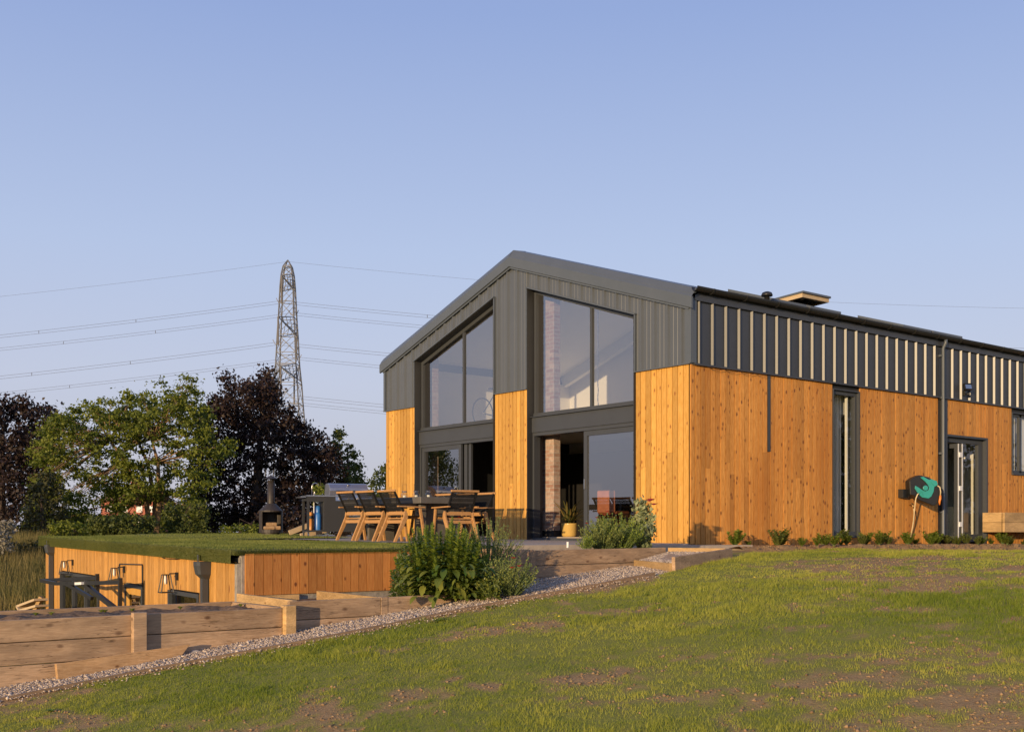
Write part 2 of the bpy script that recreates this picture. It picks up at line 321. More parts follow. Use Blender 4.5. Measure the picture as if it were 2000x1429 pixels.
# numpy value noise
_P = RS.rand(256, 256)
def vnoise(x, y, s=1.0):
    x = x * s; y = y * s; xi = np.floor(x).astype(int); yi = np.floor(y).astype(int); fx = x - xi; fy = y - yi
    fx = fx * fx * (3 - 2 * fx); fy = fy * fy * (3 - 2 * fy); g = lambda a, b: _P[a & 255, b & 255]
    return (g(xi, yi) * (1 - fx) + g(xi + 1, yi) * fx) * (1 - fy) + (g(xi, yi + 1) * (1 - fx) + g(xi + 1, yi + 1) * fx) * fy
def fbm(x, y, s=1.0, o=4):
    a = 0; t = 0; k = 1.0
    for i in range(o): a = a + vnoise(x + 17.3 * i, y - 9.1 * i, s * 2 ** i) * k; t += k; k *= 0.5
    return a / t
def sstep(a, b, x): t = np.clip((x - a) / (b - a), 0, 1); return t * t * (3 - 2 * t)

# leaves: kite shaped little faces. P (n,3) centres, size array, outward normal bias
def leaf_arrays(P, size, bias=None, amount=0.5, aspect=0.6, droop=0.0):
    n = len(P); nrm = RS.normal(size=(n, 3)); nrm /= np.linalg.norm(nrm, axis=1)[:, None]
    if bias is not None: nrm = nrm * (1 - amount) + bias * amount; nrm /= (np.linalg.norm(nrm, axis=1)[:, None] + 1e-9)
    a = np.cross(nrm, RS.normal(size=(n, 3))); a /= (np.linalg.norm(a, axis=1)[:, None] + 1e-9)
    a[:, 2] -= droop; a /= (np.linalg.norm(a, axis=1)[:, None] + 1e-9)
    b = np.cross(nrm, a); b /= (np.linalg.norm(b, axis=1)[:, None] + 1e-9); s = np.asarray(size).reshape(-1, 1) * np.ones((n, 1))
    V = np.stack([P - a * s * 0.5, P - b * s * aspect * 0.5 + nrm * s * 0.08, P + a * s * 0.5, P + b * s * aspect * 0.5 + nrm * s * 0.08], 1).reshape(-1, 3)
    return V, np.arange(4 * n).reshape(n, 4)
def blades(P, h, wd, lean=0.35, dirs=None):
    n = len(P); a = RS.rand(n) * 2 * np.pi; sx = np.cos(a); sy = np.sin(a); b = RS.rand(n) * 2 * np.pi; L = RS.rand(n) * lean * h
    V = np.zeros((n, 3, 3)); V[:, 0] = P; V[:, 1] = P; V[:, 2] = P
    V[:, 0, 0] -= sx * wd / 2; V[:, 0, 1] -= sy * wd / 2; V[:, 1, 0] += sx * wd / 2; V[:, 1, 1] += sy * wd / 2
    V[:, 2, 0] += np.cos(b) * L; V[:, 2, 1] += np.sin(b) * L; V[:, 2, 2] += h
    return V.reshape(-1, 3), np.arange(3 * n).reshape(n, 3)

# ================================================================ GROUND
_lx = np.array([-40, -14, -3.6, -2.2, -0.5, 1.7, 4.7, 8.4, 14, 40.]); _lz = np.array([-4.6, -1.51, -.335, -.20, -.12, -.09, -.15, -.27, -.45, -1.3])
def lawn_z(x):
    x = np.asarray(x, float); z = 0
    for k in (-0.5, -0.25, 0, 0.25, 0.5): z = z + np.interp(x + k, _lx, _lz)
    return z / 5
def edge_y(x): return np.where(x < -3.9, -2.8 + 0.04 * np.sin(x * 1.7), np.where(x < -1.6, -2.85 + (x + 3.9) * 0.24, np.where(x < 0.2, -2.30 + (x + 1.6) * 0.633, -1.16 - 0.02 * np.sin(x * 2)))) 
def pdrop(x): return 0.03 * sstep(-4.8, -3.3, x)
def ground_z(x, y):
    x = np.asarray(x, float); y = np.asarray(y, float)
    bumpy = (fbm(x, y, 0.9, 3) - 0.5) * 0.05 + (fbm(x, y, 5, 2) - 0.5) * 0.02
    z = lawn_z(x) + bumpy * sstep(0, 0.4, edge_y(x) - y)
    z = z - (pdrop(x) + .01) * sstep(0, .08, y - edge_y(x)) * (x < -1.6)
    bank = -1.75 + 1.4 * sstep(13.0, 24, y) + 0.1 * (fbm(x, y, .4) - .5)
    gl = -8.0 + 0.105 * np.clip(y, 0, 12.7) + 2.1 * sstep(0.05, 0.3, y) * sstep(12.7, 12.4, y)          # line of the garden room wall
    inner = np.where(x < gl, bank, np.where(x < -4.4, np.minimum(lawn_z(x), -0.75 + 0 * x), np.where(x < -2.0, -0.40, -0.12)))
    wi = np.where(x < gl, sstep(-1.0, -0.9, y), np.where(x < -6.2, sstep(-2.0, -1.9, y), np.where(x < -4.4, sstep(-0.4, -0.2, y), np.where(x < -2.0, sstep(-1.5, -1.4, y), sstep(-0.9, -0.2, y)))))
    z = z * (1 - wi) + inner * wi
    far = sstep(9.3, 13, y); z = z * (1 - far) + np.where(x < 14, bank, -0.5) * far
    d = np.hypot(x, y); z = z * (1 - sstep(60, 160, d)) - 1.0 * sstep(60, 160, d)
    return z
def bare(x, y):     # 0 thick grass .. 1 bare soil
    n = fbm(x + 3, y * 1.25, 0.6, 4) * 0.42 + fbm(x, y, 2.6, 4) * 0.36 + fbm(x, y, 11, 2) * 0.22
    rel = np.stack([x - CAM[0], y - CAM[1]], -1); D = rel @ FWD[:2]; R = (rel @ RGT[:2]) / np.maximum(D, .5)
    worn = 0.034 + 0.105 * sstep(-0.1, 0.42, R) + 0.085 * sstep(8.2, 6.3, D) - 0.03 * sstep(7, 12, D) * sstep(.25, 0, R)
    worn = worn + 0.10 * np.exp(-((x + 1.6) ** 2 / 6 + (y + 7.4) ** 2 / 5.0))
    edge = 0.13 * sstep(0.45, 0.0, edge_y(x) - y)
    return sstep(0.598, 0.725, n + worn + edge)
xs = np.concatenate([[-1500, -600, -300, -150, -80, -50, -35, -25, -20, -16], np.arange(-14, 12, 0.1), np.arange(12, 24, 0.6), [26, 32, 45, 80, 150, 300, 600, 1500]])
ys = np.concatenate([[-1500, -500, -200, -80, -40, -25, -18, -14], np.arange(-12, 0.2, 0.1), np.arange(0.3, 30, 0.7), [33, 38, 45, 60, 90, 150, 300, 700, 1500, 2500]])
gx, gy = np.meshgrid(xs, ys, indexing='ij'); gz = ground_z(gx, gy)
V = np.stack([gx, gy, gz], -1).reshape(-1, 3); nx, ny = len(xs), len(ys)
ii, jj = np.meshgrid(np.arange(nx - 1), np.arange(ny - 1), indexing='ij'); i0 = (ii * ny + jj).ravel()
Fg = np.stack([i0, i0 + ny, i0 + ny + 1, i0 + 1], 1)
m_, t_, b_ = newmat('ground_soil')
at_ = N(t_, 'ShaderNodeAttribute', attribute_name='cover')
oc = coords(t_); n1 = noise(t_, oc, 7, 6, .7); n2 = noise(t_, oc, 45, 4, .7)
soil = mix(t_, 0.5, ramp(t_, n1, .3, .7, (0.34, 0.205, 0.095), (0.52, 0.335, 0.16)), ramp(t_, n2, .3, .7, (0.13, 0.075, 0.032), (0.52, 0.34, 0.16)))
grs = mix(t_, n1, (0.20, 0.21, 0.035), (0.31, 0.28, 0.07))
t_.links.new(mix(t_, at_.outputs['Fac'], grs, soil), b_.inputs['Base Color']); b_.inputs['Roughness'].default_value = 1.0; b_.inputs['Specular IOR Level'].default_value = 0.1
bump(t_, b_, mix(t_, .5, n1, n2), 1.0, 0.03)
g = npmesh('ground', V, Fg, 'ground_soil', smooth=True); tag(g, kind='structure')
ca = g.data.attributes.new('cover', 'FLOAT', 'POINT'); ca.data.foreach_set('value', bare(V[:, 0], V[:, 1]).astype(np.float32))

# lawn grass: one stuff object of many blades, clumped, thinner on the bare soil
def lawn_points(n, dmin, dmax, power):
    u = RS.rand(n); D = (dmin ** power + u * (dmax ** power - dmin ** power)) ** (1 / power)
    R = RS.uniform(-0.62, 0.62, n) * D
    x = CAM[0] + FWD[0] * D + RGT[0] * R; y = CAM[1] + FWD[1] * D + RGT[1] * R
    ok = (y < edge_y(x) - 0.03) & (x < 22); return x[ok], y[ok], D[ok]
x, y, D = lawn_points(270000, 4.5, 27, 1.15)
k = 5; x = np.repeat(x, k) + RS.normal(0, .018, len(x) * k); y = np.repeat(y, k) + RS.normal(0, .018, len(y) * k); D = np.repeat(D, k)
bv = bare(x, y); lush = fbm(x - 40, y, 0.8, 4); keep = RS.rand(len(x)) > bv * 0.90 + 0.02 + 0.35 * sstep(.50, .36, lush)
x, y, D, bv, lush = x[keep], y[keep], D[keep], bv[keep], lush[keep]
P = np.stack([x, y, ground_z(x, y) - 0.004], 1)
h = (0.010 + 0.020 * RS.rand(len(x)) + 0.036 * sstep(.5, .75, lush) * RS.rand(len(x))) * (1 - 0.4 * bv)
cn = fbm(x + 9, y, 6, 2); h = h * (.35 + 1.3 * cn)
tuft = np.exp(-(((x + 4.4) / .9) ** 2 + ((y + 8.6) / .6) ** 2)); h += 0.09 * tuft * RS.rand(len(x))
V, F = blades(P, h, 0.0026 + 0.00032 * D, 0.9)
tv = np.clip(0.36 + (fbm(x, y + 60, 0.7, 4) - .5) * 1.15 - tuft * .25 + RS.normal(0, .13, len(x)) + bv * .25 + (cn - .5) * .45, 0, 1)
tag(npmesh('lawn_grass', V, F, 'grass_blade', tint=tv), 'short patchy green grass covering the sloping lawn', 'grass', kind='stuff')

# pebbles and clods: octahedral lumps
def lumps(P, r, mat_, name, flat=0.6):
    n = len(P); o = np.array([(1, 0, 0), (0, 1, 0), (-1, 0, 0), (0, -1, 0), (0, 0, 1), (0, 0, -1)], float)
    J = 1 + RS.uniform(-.35, .35, (n, 6, 1)); V = o[None] * J; a = RS.rand(n) * 6.28; c, s_ = np.cos(a), np.sin(a)
    X = V[..., 0] * c[:, None] - V[..., 1] * s_[:, None]; Y = V[..., 0] * s_[:, None] + V[..., 1] * c[:, None]
    V = np.stack([X, Y * RS.uniform(.6, 1, (n, 1)), V[..., 2] * flat], -1) * r[:, None, None]
    V += RS.normal(0, .12, V.shape) * r[:, None, None] + P[:, None]
    f = np.array([(0, 1, 4), (1, 2, 4), (2, 3, 4), (3, 0, 4), (1, 0, 5), (2, 1, 5), (3, 2, 5), (0, 3, 5)])
    F = (f[None] + (np.arange(n) * 6)[:, None, None]).reshape(-1, 3)
    return npmesh(name, V.reshape(-1, 3), F, mat_, tint=np.repeat(RS.rand(n) ** 1.2, 8))
x, y, D = lawn_points(420000, 4.5, 24, 1.3); bv = bare(x, y); k_ = RS.rand(len(x)) < bv ** 1.3 * .45 + .001; x, y, D = x[k_], y[k_], D[k_]
r = 0.003 + 0.015 * RS.rand(len(x)) ** 4
tag(lumps(np.stack([x, y, ground_z(x, y) + r * .2], 1), r, 'clod', 'soil_clods', .7), 'crumbly brown clods on the bare patches of lawn', 'soil', kind='stuff')

# ---------------------------------------------------------------- gravel path
def path_in(x): return np.where(x < -8.4, -2.08, np.where(x < -6.2, -1.98, np.where(x < -4.5, -1.95 + .45 * sstep(-6.2, -5.2, x), np.where(x < -2.9, -1.38, -2.5))))
px_ = np.arange(-15.0, -2.85, 0.06); V = []; F = []
for i, xx in enumerate(px_):
    a, b = float(path_in(xx)), float(edge_y(xx))
    for j in range(9):
        yy = a + 0.12 + (b - a - 0.10) * j / 8; V.append((xx, yy, float(lawn_z(xx) - pdrop(xx)) + 0.003 + 0.015 * math.sin(j / 8 * 3.14)))
for i in range(len(px_) - 1):
    for j in range(8): q = i * 9 + j; F.append((q, q + 1, q + 10, q + 9))
m_, t_, b_ = newmat('gravel_base'); vv = N(t_, 'ShaderNodeTexVoronoi'); t_.links.new(coords(t_), vv.inputs['Vector']); vv.inputs['Scale'].default_value = 60
t_.links.new(ramp(t_, vv.outputs['Color'], 0, 1, (0.17, 0.125, 0.095), (0.50, 0.40, 0.30)), b_.inputs['Base Color']); bump(t_, b_, vv.outputs['Distance'], -1, .02)
pth = npmesh('path', np.array(V), np.array(F), 'gravel_base'); tag(pth, kind='structure')
n = 42000; x = -12.6 + 9.9 * RS.rand(n); a = path_in(x); b = edge_y(x); y = a + (b - a) * RS.rand(n); r = 0.006 + 0.010 * RS.rand(n) ** 1.5; r[:500] *= 1.9
spill = RS.rand(n) < .012; y = np.where(spill, b - RS.rand(n) * .25, y)
tag(lumps(np.stack([x, y, lawn_z(x) - pdrop(x) + .008 + r * .3 + .012 * RS.rand(n)], 1), r, 'pebble', 'gravel'), 'pale crushed stone gravel along the path beside the planters', 'gravel', kind='stuff')
# narrow gravel strip before the bed on the right
V = []; F = []
q = np.arange(4.6, 20, .2)
for xx in q: V += [(xx, -1.02, float(lawn_z(xx)) + .03), (xx, -1.26, float(lawn_z(xx)) + .035)]
for i in range(len(q) - 1): F.append((2 * i, 2 * i + 1, 2 * i + 3, 2 * i + 2))
tag(npmesh('gravel_strip', np.array(V), np.array(F), 'gravel_base'), kind='structure')
# timber edging between gravel and lawn
mb = MB(); e = np.arange(-14.5, -3.2, 0.6)
for i in range(len(e) - 1):
    p = (e[i] + .003, float(edge_y(e[i])) + .02, float(lawn_z(e[i])) - .004); q = (e[i + 1], float(edge_y(e[i + 1])) + .02, float(lawn_z(e[i + 1])) - .004)
    mb.beam(p, q, .025, .09, tint=random.random())
tag(mb.build('path_edging', 'edging_wood', base=(-9, -2.8, -.95)), 'thin weathered timber edging board between gravel path and lawn', 'edging')
# stones lying about
G = 'loose stones on the gravel path'
for k_, (px, py, D, r, lb) in enumerate([(103, 1330, 10.4, .045, 'largest pale loose stone, on gravel below the leaning board'), (612, 1247, 11.9, .035, 'loose flat stone on gravel in front of the second planter'), (728, 1210, 12.7, .03, 'loose buff stone beside the middle planter'), (380, 1280, 10.9, .04, 'pale rounded loose stone in front of the pointed end of the leaning board')]):
    p = atD(px, py, D); p[2] = float(lawn_z(p[0])) + r * .5; p[1] = min(p[1], -2.14)
    mb = MB(); bm_pts = []
    for a in range(5):
        for b in range(8):
            ph = math.pi * a / 4; t = 2 * math.pi * b / 8; rr = r * (1 + .2 * math.sin(3 * t + k_) * math.sin(ph)); bm_pts.append((p[0] + rr * 1.3 * math.sin(ph) * math.cos(t), p[1] + rr * math.sin(ph) * math.sin(t), p[2] + r * .6 * math.cos(ph)))
    mb.add(bm_pts, [(a * 8 + b, a * 8 + (b + 1) % 8, (a + 1) * 8 + (b + 1) % 8, (a + 1) * 8 + b) for a in range(4) for b in range(8)])
    tag(mb.build('loose_stone', 'stone', base=p), lb, 'stone', G)

# ---------------------------------------------------------------- terrace
def tz(y): return 0.01 * y
mb = MB()
mb.add([(-4.1, 0, -.0), (.05, 0, 0), (.05, 14, .14), (-4.1, 14, .14)], [(0, 1, 2, 3)]); mb.add([(-4.1, 0, -.0), (.05, 0, 0), (.05, 0, -.10), (-4.1, 0, -.10)], [(3, 2, 1, 0)])
mb.add([(.05, -.35, -.02), (.05, .05, -.02), (-2.2, .05, -.02), (-2.2, -.35, -.02)], [(3, 2, 1, 0)]); mb.box((-2.0, -.55, -.14), (.9, -.0, -.022))
tag(mb.build('terrace', 'concrete'), kind='structure')
mb = MB(); mb.box((-4.10, -.06, -.9), (-2.2, 0.02, -.11)); mb.box((-4.05, -.5, -.9), (-3.3, -.062, -.13))
tag(mb.build('terrace_footing', 'concrete_rough'), kind='structure')

# ---------------------------------------------------------------- planters made of sleepers
def sleeper(mb, p, q, h=.2, t=.05, top=None):
    """upright board from p to q (top edge points), height h"""
    p = np.array(p, float); q = np.array(q, float); mb.beam(p - (0, 0, h / 2), q - (0, 0, h / 2), t, h - .004, tint=random.random())
def soil_sheet(name, poly, z, parent, amp=.03, step=.05, m='soil_dark'):
    xs_ = [p[0] for p in poly]; ys_ = [p[1] for p in poly]; X = np.arange(min(xs_), max(xs_) + step, step); Y = np.arange(min(ys_), max(ys_) + step, step)
    gx, gy = np.meshgrid(np.minimum(X, max(xs_)), np.minimum(Y, max(ys_)), indexing='ij'); gz = z + amp * 2 * (fbm(gx, gy, 6, 4) - .5)
    a, b = gx.shape; i, j = np.meshgrid(np.arange(a - 1), np.arange(b - 1), indexing='ij'); q = (i * b + j).ravel()
    return npmesh(name, np.stack([gx, gy, gz], -1).reshape(-1, 3), np.stack([q, q + b, q + b + 1, q + 1], 1), m, parent)
# bed 1 long, three boards high
t1 = thing('planter', (-11.2, -1.5, -1.2), 'long three board high sleeper planter filled with soil, at the left edge', 'planter')
zt = -.585; mb = MB(); m2 = MB()
for k_ in range(3): sleeper(mb, (-15, -2.1, zt - .203 * k_), (-9.97, -2.1, zt - .203 * k_))
for k_ in range(3): sleeper(mb, (-9.96, -2.1 + .006, zt + .0 - .203 * k_), (-8.46, -2.1 + .006, zt - .203 * k_))
mb.build('front_boards', 'sleeper', t1, bevel=.004)
for nm, a, b in (('back_board', (-15, -.83, zt), (-8.4, -.83, zt)), ):
    for k_ in range(2): sleeper(m2, tuple(np.array(a) - (0, 0, .203 * k_)), tuple(np.array(b) - (0, 0, .203 * k_)))
m2.build('back_boards', 'sleeper', t1, bevel=.004)
mb = MB()
for k_ in range(2): sleeper(mb, (-8.43, -2.06, zt - .203 * k_), (-8.43, -.87, zt - .203 * k_))
mb.build('end_boards', 'sleeper', t1, bevel=.004)
for xa, xb, ya, yb, zz in ((-10.03, -9.90, -2.195, -2.128, -.565), (-8.455, -8.335, -2.19, -2.07, -.565)):
    mb = MB(); mb.ct = .8; mb.box((xa, ya, zz - .75), (xb, yb, zz)); mb.build('corner_post', 'sleeper_fresh' if xa > -9 else 'sleeper', t1, bevel=.005)
soil_sheet('soil', [(-14.9, -2.05), (-8.46, -.87)], zt - .045, t1, .05)
# bed 2 and 3
t2 = thing('planter', (-7.4, -1.4, -.85), 'low divided sleeper planter with dry soil, below the orange boarded retaining wall', 'planter')
zt = -.53; mb = MB()
for k_ in range(2): sleeper(mb, (-8.33, -2.0, zt - .203 * k_), (-7.22, -2.0, zt - .203 * k_))
mb.box((-7.215, -2.03, -1.0), (-7.125, -1.96, zt + .003), .35)
for k_ in range(2): sleeper(mb, (-7.12, -2.0, zt - .203 * k_), (-5.75, -2.0, zt + .01 - .203 * k_))
mb.build('front_boards', 'sleeper', t2, bevel=.004)
mb = MB(); sleeper(mb, (-8.20, -1.9, zt), (-8.08, -.25, zt)); mb.build('end_board', 'sleeper_fresh', t2, bevel=.004)
mb = MB(); sleeper(mb, (-7.17, -1.95, zt), (-7.05, -.3, zt)); mb.build('divider_board', 'sleeper_fresh', t2, bevel=.004)
soil_sheet('soil', [(-8.06, -1.96), (-5.8, -.08)], zt - .12, t2, .03)
# raised bed right
t3 = thing('planter', (-3.3, -.7, -.45), 'raised two board sleeper flower bed in front of the glazed gable', 'planter')
zt = -.036; mb = MB()
for k_ in range(2): sleeper(mb, (-4.52, -1.4, zt - .01 - .203 * k_), (-2.08, -1.4, zt + .008 - .203 * k_), t=.06)
mb.build('front_boards', 'sleeper', t3, bevel=.004)
mb = MB(); mb.box((-4.60, -1.46, -.6), (-4.525, -1.34, -.06), .2); mb.build('corner_post', 'sleeper', t3, bevel=.004)
mb = MB()
for k_ in range(2): sleeper(mb, (-4.5, -1.36, zt - .203 * k_), (-4.4, -.10, zt - .203 * k_))
mb.build('end_boards', 'sleeper', t3, bevel=.004)
soil_sheet('soil', [(-4.46, -1.36), (-2.05, -.07)], zt - .05, t3, .03)
# step box
t4 = thing('planter', (-2.5, -2.1, -.35), 'shallow gravel filled sleeper step box cut into the lawn bank', 'planter')
mb = MB(); sleeper(mb, (-2.76, -1.5, -.195), (-3.26, -2.66, -.205)); mb.build('front_board', 'sleeper_fresh', t4, bevel=.004)
mb = MB(); sleeper(mb, (-3.27, -2.70, -.125), (-1.62, -2.24, -.035), .24); mb.build('side_board', 'sleeper', t4, bevel=.004)
mb = MB(); sleeper(mb, (-2.04, -1.44, -.03), (-1.66, -2.18, -.035)); mb.build('back_board', 'sleeper_fresh', t4, bevel=.004)
mb = MB(); mb.add([(-3.2, -2.62, -.215), (-1.7, -2.2, -.10), (-2.06, -1.46, -.10), (-2.74, -1.52, -.215)], [(0, 1, 2, 3)]); gr = mb.build('gravel_fill', 'gravel_base', t4)
n = 2600; u, v = RS.rand(n), RS.rand(n); A = np.array([-3.2, -2.62, -.215]); B = np.array([-1.7, -2.2, -.10]); C = np.array([-2.06, -1.46, -.10]); Dd = np.array([-2.74, -1.52, -.215])
P = ((A[None] * (1 - u)[:, None] + B[None] * u[:, None]) * (1 - v)[:, None] + (Dd[None] * (1 - u)[:, None] + C[None] * u[:, None]) * v[:, None])
P[:, 2] += .01; o = lumps(P, 0.008 + .01 * RS.rand(n), 'pebble', 'gravel'); o.parent = t4; o.location = -np.array(t4.location); o['kind'] = 'stuff'
# leaning board
tb = thing('leaning_board', (-10.2, -2.2, -1.1), 'loose sleeper offcut with a sawn pointed end leaning on the long planter', 'board')
mb = MB(); p = np.array(onY(106, 1296, -2.25)); q = np.array(onY(368, 1257, -2.19)); d = (q - p) / np.linalg.norm(q - p); up = np.array([0, .12, 1.]); up -= d * (up @ d); up /= np.linalg.norm(up); L_ = np.linalg.norm(q - p)
mb.ct = .75; mb.prism([(0, 0), (L_, 0), (L_ - .16, -.155), (0, -.17)], p, d, up, np.cross(d, up), 0, .05); mb.build('board', 'sleeper_warm', tb, bevel=.003)
# far right sleeper box
t5 = thing('planter', (11.5, -.6, -.05), 'pale two board sleeper box against the side wall under the window', 'planter')
mb = MB(); p = onY(1960, 1000, -.55); X0 = p[0]; Z0 = p[2]; s_ = .0
for k_ in range(2): sleeper(mb, (X0, -.55, Z0 - .21 * k_), (X0 + 5, -.55, Z0 - .21 * k_), .21)
mb.build('front_boards', 'sleeper_fresh', t5, bevel=.004); mb = MB()
for k_ in range(2): sleeper(mb, (X0 + .03, -.5, Z0 - .21 * k_), (X0 + .03, -.08, Z0 - .21 * k_), .21)
mb.build('end_boards', 'sleeper_fresh', t5, bevel=.004)
soil_sheet('soil', [(X0 + .05, -.52), (X0 + 5, -.08)], Z0 - .06, t5)
# planting bed soil along the side wall
o = soil_sheet('planting_bed', [(.3, -1.08), (20, -.05)], -.055, None, .05, .06); tag(o, kind='structure'); o.data.materials.clear(); o.data.materials.append(MATS['ground_soil'])
zz = np.zeros(len(o.data.vertices) * 3, np.float32); o.data.vertices.foreach_get('co', zz); zz = zz.reshape(-1, 3); zz[:, 2] += np.where(zz[:, 0] > 5, -(zz[:, 0] - 5) * .006, 0) + np.where(zz[:, 1] < -.8, (zz[:, 1] + .8) * .25 + (lawn_z(zz[:, 0]) + .06) * .5, 0); o.data.vertices.foreach_set('co', zz.ravel())
ca = o.data.attributes.new('cover', 'FLOAT', 'POINT'); ca.data.foreach_set('value', np.ones(len(o.data.vertices), np.float32))

# ================================================================ HOUSE
def zr(y): return 5.74 - 0.325 * abs(y - 4.665)
def wt(y): return zr(y) - 0.675
H = thing('house', (0, 0, 0), 'barn style house with grey ribbed metal upper walls and orange timber boarding below', 'house')
def boards(mb, a, b, z0, z1, face, thick=.02, pitch=.12, gap=.013, axis='y', out=-1, z0f=None, z1f=None):
    """vertical boards between a and b along axis; outer face at coordinate `face` on the other axis"""
    n = max(1, round((b - a) / pitch)); w_ = (b - a) / n
    for i in range(n):
        s0 = a + i * w_ + gap / 2; s1 = a + (i + 1) * w_ - gap / 2; t = random.random(); fo = face + out * random.uniform(0, .003 if axis == 'y' else .006)
        A0 = (min(fo, face - out * thick), max(fo, face - out * thick))
        zs = [(z0, z1, t)]
        if z1 - z0 > 2 and random.random() < .35: zc = z0 + random.uniform(.35, .6) * (z1 - z0); zs = [(z0, zc - .001, t), (zc + .001, z1, random.random())]
        for za, zb, tt in zs:
            if axis == 'y': mb.box((A0[0], s0, za), (A0[1], s1, zb), tt)
            else: mb.box((s0, A0[0], za), (s1, A0[1], zb), tt)
        if i < n - 1:    # recessed tongue behind the joint
            f2 = face - out * .016
            g0, g1 = sorted((f2, face - out * thick))
            if axis == 'y': mb.box((g0, s1, z0), (g1, s1 + gap, z1), t)
            else: mb.box((s1, g0, z0), (s1 + gap, g1, z1), t)
for a, b in ((0.0, 1.235), (4.185, 5.225), (8.095, 9.33)):
    mb = MB(); boards(mb, a, b, -.02, 2.945, -.045); mb.build('timber_cladding', 'clad_gable', H)
# solid wall core behind the cladding
mb = MB()
for a, b in ((0.0, 1.24), (4.165, 5.23), (8.09, 9.33)): mb.box((-.022, a + .001, -.1), (.30, b - .001, 2.96))
mb.box((.095, 1.24, 2.115), (.30, 4.165, 2.40)); mb.box((.095, 5.23, 2.115), (.30, 8.09, 2.40))
def gable_fill(mb, y0, y1, zb0, zb1, x0=-.0, x1=.30, top=.05):
    mb.add([(x, y, z) for x in (x0, x1) for y, z in ((y0, zb0), (y1, zb1), (y1, zr(y1) - top), (y0, zr(y0) - top))], [(0, 1, 2, 3), (7, 6, 5, 4), (0, 4, 5, 1), (1, 5, 6, 2), (2, 6, 7, 3), (3, 7, 4, 0)])
gable_fill(mb, 0, 1.24, 2.96, 2.96); gable_fill(mb, 8.09, 9.33, 2.96, 2.96); gable_fill(mb, 4.165, 4.665, 2.96, 2.96); gable_fill(mb, 4.665, 5.23, 2.96, 2.96)
gable_fill(mb, 1.24, 4.165, wt(1.24) + .02, wt(4.165) + .02); gable_fill(mb, 5.23, 8.09, wt(5.23) + .02, wt(8.09) + .02)
mb.build('gable_wall', 'frame_dark', H)
# ribbed metal on the gable
def ribs(a, b, pitch=.333, off=.1, rib=.055, fl=.018, mid=True):
    """profile: list of (s, depth) from a to b"""
    pts = [(a, 0)]; s = math.floor(a / pitch) * pitch + off
    while s < b:
        for ds, dp in ((0, 0), (fl, 1), (fl + rib * .5, 1), (2 * fl + rib * .5, 0)):
            if a < s + ds < b: pts.append((s + ds, dp))
        if mid:
            for m in (.40, .70):
                for ds, dp in ((0, 0), (.006, .10), (.014, .10), (.020, 0)):
                    q = s + pitch * m + ds
                    if a < q < b: pts.append((q, dp))
        s += pitch
    pts.append((b, 0)); return pts
def sheet(mb, prof, zb, zt_, axis, face, depth):
    for (s0, d0), (s1, d1) in zip(prof[:-1], prof[1:]):
        if s1 - s0 < 1e-5: continue
        P = []
        for s, d in ((s0, d0), (s1, d1)):
            f = face - d * depth
            P += [((f, s, zb(s)) if axis == 'y' else (s, f, zb(s))), ((f, s, zt_(s)) if axis == 'y' else (s, f, zt_(s)))]
        mb.add(P, [(0, 2, 3, 1) if axis == 'x' else (1, 3, 2, 0)])
mb = MB(); tp = lambda y: zr(y) - .30
for a, b, zb in ((-.02, 1.235, lambda y: 2.965), (1.235, 4.17, lambda y: wt(y) + .012), (4.17, 4.665, lambda y: 2.965), (4.665, 5.225, lambda y: 2.965), (5.225, 8.095, lambda y: wt(y) + .012), (8.095, 9.35, lambda y: 2.965)):
    sheet(mb, ribs(a, b, .31, .12, .055, .018), zb, tp, 'y', -.05, .030)
mb.build('gable_metal_cladding', 'metal_grey', H)
mb = MB()  # trims: drips, corner posts, opening edges
for a, b in ((-.06, 1.24), (4.18, 5.23), (8.09, 9.38)): mb.box((-.095, a, 2.945), (-.0, b, 2.962))
mb.box((-.088, -.085, 2.963), (-.048, .045, zr(0) - .29)); mb.box((-.088, 9.30, 2.963), (-.048, 9.37, zr(9.3) - .29))
mb.box((-.048, -.088, 2.963), (.045, -.05, zr(0) - .20))
for y0, y1 in ((1.2, 4.18), (5.2, 8.12)):
    mb.beam((-.075, y0, wt(y0) + .006), (-.075, y1, wt(y1) + .006), .07, .022)
for y in (1.222, 4.182, 5.212, 8.105): mb.box((-.09, y - .012, 2.963), (-.0, y + .012, wt(y) + .01))
mb.beam((-.093, 4.665, zr(4.665) - .36), (-.093, -.05, zr(-.05) - .36), .03, .03); mb.beam((-.093, 4.665, zr(4.665) - .36), (-.093, 9.38, zr(9.38) - .36), .03, .03)
mb.build('trim', 'metal_trim', H)
# verge flashing
for s_, ye in ((-1, -.14), (1, 9.47)):
    mb = MB(); yc = 4.665; prof = [(-.10, -.345), (-.135, -.335), (-.135, -.155), (-.02, -.0), (.25, .02), (.25, -.02), (-.10, -.1)]
    vs = [(x, y, zr(y) + z + .0) for y in (yc, ye) for x, z in prof]; n = len(prof)
    fs = [tuple(range(n)), tuple(range(n, 2 * n))[::-1]] + [(i, (i + 1) % n, n + (i + 1) % n, n + i) for i in range(n)]
    mb.add(vs, fs if s_ < 0 else [f[::-1] for f in fs]); mb.build('verge_flashing', 'metal_trim', H)
mb = MB(); mb.beam((.02, 4.665, 5.722), (.25, 4.665, 5.745), .10, .012); mb.build('ridge_cap', 'metal_trim', H)
